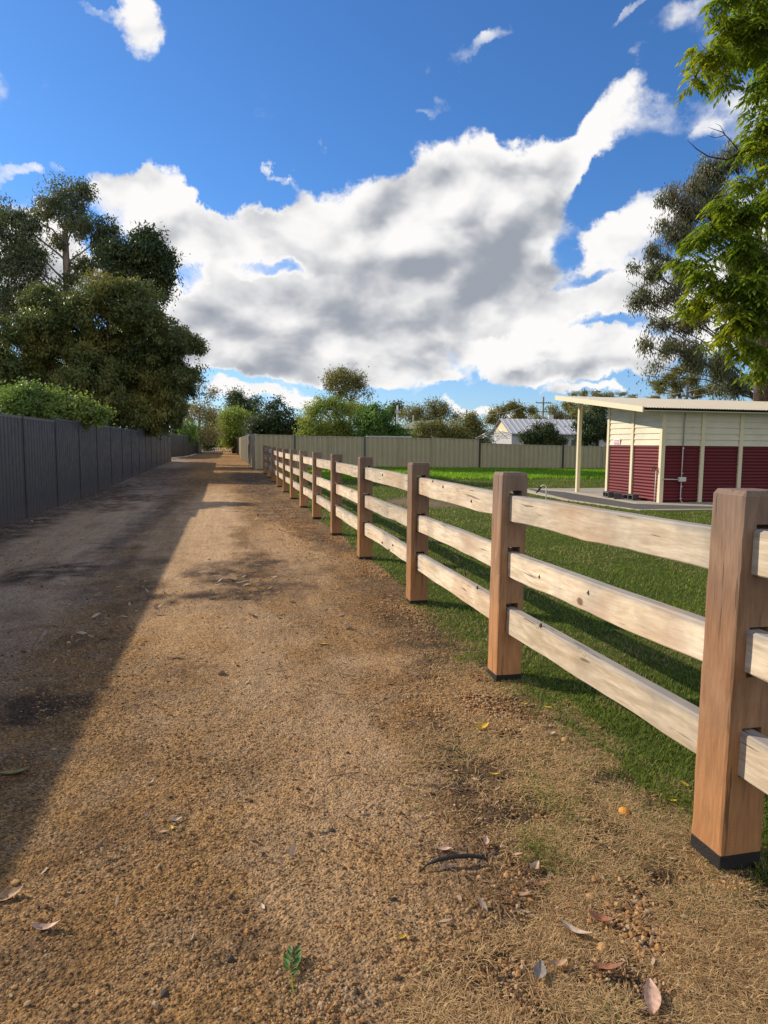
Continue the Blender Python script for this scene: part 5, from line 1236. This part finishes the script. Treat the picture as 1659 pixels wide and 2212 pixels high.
hs = house('grey_house', 'grey walled house with a pale corrugated iron roof beyond the beige fence', (a.x, a.y), (b.x, b.y), 5.5, zw, at(1110, 905, Y + 3).z, M['tinwall'], M['tin'], M['creamwall'], windows=((2.2, .8, .5, 1.3), (5.6, .8, 1.4, 1.2)))
MB().tube([(1.3, -.15, .2), (1.3, -.15, zw + .6)], .035, 6).build('vent_pipe', M['tin'], hs)
MB().tube([(5.0, 3.5, at(1110, 905, Y + 3).z - .1), (5.0, 3.5, at(1110, 905, Y + 3).z + .45)], .28, 10).build('roof_vent', M['tin'], hs)
a = at(864, 950, 66); b = at(900, 950, 63)
gh = house('sage_shed', 'sage green shed gable showing between the trees behind the beige fence', (a.x, a.y), (b.x, b.y), 3.4, at(930, 922, 62).z, at(870, 908, 64).z, M['greenwall'], M['greenwall'])
MB().tube([(.8, 1, 1.5), (.8, 1, at(893, 893, 62).z)], .06, 8).build('flue', M['tin'], gh)
a = at(792, 950, 39); b = at(890, 950, 38.6)
lowr = thing('low_roof', (a.x, a.y, 0), 'low flat pale roof just showing over the beige fence', 'building', rz=math.atan2(b.y - a.y, b.x - a.x))
Lr = (b - a).length
MB().box(.1, Lr - .1, .1, 2.9, 0, at(840, 948, 39).z).build('wall', M['greenpost'], lowr)
MB().box(0, Lr, 0, 3, at(840, 948, 39).z + .003, at(840, 942, 39).z, .01).build('roof', M['tin'], lowr)
# small white shed far up the lane
a = at(497, 960, 108); ws = thing('white_lane_shed', (a.x, a.y, .25), 'small white shed at the far right end of the lane', 'shed')
wdt = .62
MB().box(0, 1.1, 0, 3, 0, 1.95).build('wall', M['whitewall'], ws)
MB().box(-.12, 1.2, -.15, 3.1, 1.953, 2.06).build('roof', M['whitewall'], ws)
# clothes hoist
p = at(1070, 957, 37); top = at(1070, 923, 37).z
hh = thing('clothes_hoist', (p.x, p.y, 0), 'grey metal rotary clothes hoist behind the beige fence', 'clothes hoist', rz=.3)
MB().tube([(0, 0, 0), (0, 0, top)], .025, 8).build('pole', M['steelpipe'], hh, None, True)
low = at(1070, 948, 37).z
b_ = MB(); w_ = MB()
for k in range(4):
    a_ = k * math.pi / 2 + .35; e = (1.35 * math.cos(a_), 1.35 * math.sin(a_), low + .02)
    MB().tube([(0, 0, top - .02), e], .016, 6).build('arm', M['steelpipe'], hh, None, True)
    MB().tube([(0, 0, low - .15), (e[0] * .62, e[1] * .62, (top * .38 + low * .62))], .012, 6).build('stay', M['steelpipe'], hh, None, True)
    for r in (.55, .75, .95, 1.15, 1.33):
        a2 = a_ + math.pi / 2; zz = low + .02 + (top - low) * (1 - r / 1.35)
        w_.tube([(r * math.cos(a_), r * math.sin(a_), zz), (r * math.cos(a2), r * math.sin(a2), zz)], .004, 4)
w_.build('line', M['wire'], hh)
# power poles and lines
def pole(px, Y, ytop, ybase_z, label, arm=2.0, rz=0.0, m=None):
    p = at(px, 957, Y); top = at(px, ytop, Y).z
    t = thing('power_pole', (p.x, p.y, 0), label, 'power pole', 'power poles', rz)
    MB().tube([(0, 0, -.5), (0, 0, top)], [.17, .12], 10).build('mast', m or M['polewood'], t, None, True)
    for dz in ((.9,) if arm < 1.9 else (.9, 2.2)):
        if top - dz > 2: MB().box(-arm / 2, arm / 2, -.16, -.05, top - dz - .07, top - dz + .07).build('crossarm', m or M['polewood'], t)
    for x in (-arm / 2 + .1, -arm / 6, arm / 6, arm / 2 - .1): MB().tube([(x, -.10, top - .83), (x, -.10, top - .62)], [.05, .03], 6).build('insulator', M['tin'], t)
    return t, Vector((p.x, p.y, top - .7))
t1, e1 = pole(1171, 95, 857, 0, 'timber power pole with a crossarm above the grey roofed house', 2.3, -.2)
t2, e2 = pole(1006, 130, 885, 0, 'distant power pole just above the brown green tree', 2.2, -.2)
t3, e3 = pole(1478, 52, 833, 0, 'pale power pole behind the middle of the shed roof', 2.4, .5, M['greenpost'])
t4, e4 = pole(858, 88, 876, 0, 'thin lamp like pole beside the deep green leafy tree', .7, 0, M['tin'])
def wire(name, pts_, sag, label, r=.016):
    b = MB(); 
    for (a, c) in pts_:
        P = []
        for k in range(17):
            f = k / 16; q = Vector(a).lerp(Vector(c), f); q.z -= sag * 4 * f * (1 - f); P.append(tuple(q))
        b.tube(P, r, 4)
    o = b.build(name, M['wire']); tag(o, label, 'power line'); return o
off = [Vector((-1.0, 0, 0)), Vector((-.35, 0, 0)), Vector((.35, 0, 0)), Vector((1.0, 0, 0))]
far_e = Vector((at(1225, 858, 100).x, 100, at(1225, 858, 100).z)); near_e = at(1760, 770, 46)
for i, (k, lab) in enumerate(((0, 'outermost power line crossing behind the shed roof'), (1, 'second power line crossing behind the shed roof'), (2, 'third power line crossing behind the shed roof'))):
    wire('power_line', [(far_e + off[k] * 1.0 + Vector((0, 0, -.25 * k)), e3 + off[k] + Vector((0, 0, -.35 * k))), (e3 + off[k] + Vector((0, 0, -.35 * k)), near_e + off[k] + Vector((0, 0, -.6 * k)))], .25, lab)
wire('power_line', [(e2 + Vector((1, 0, 0)), e1 + Vector((-1, 0, 0)))], .9, 'faint power line between the two far poles')
wire('power_line', [(e1 + Vector((0, 0, -2.1)), at(1330, 900, 60))], .6, 'service wire from the timber power pole towards the shed', .014)
wire('power_line', [(e1 + Vector((-.3, 0, -2.1)), at(1085, 912, 62))], .5, 'service wire from the timber power pole down to the grey roofed house', .014)
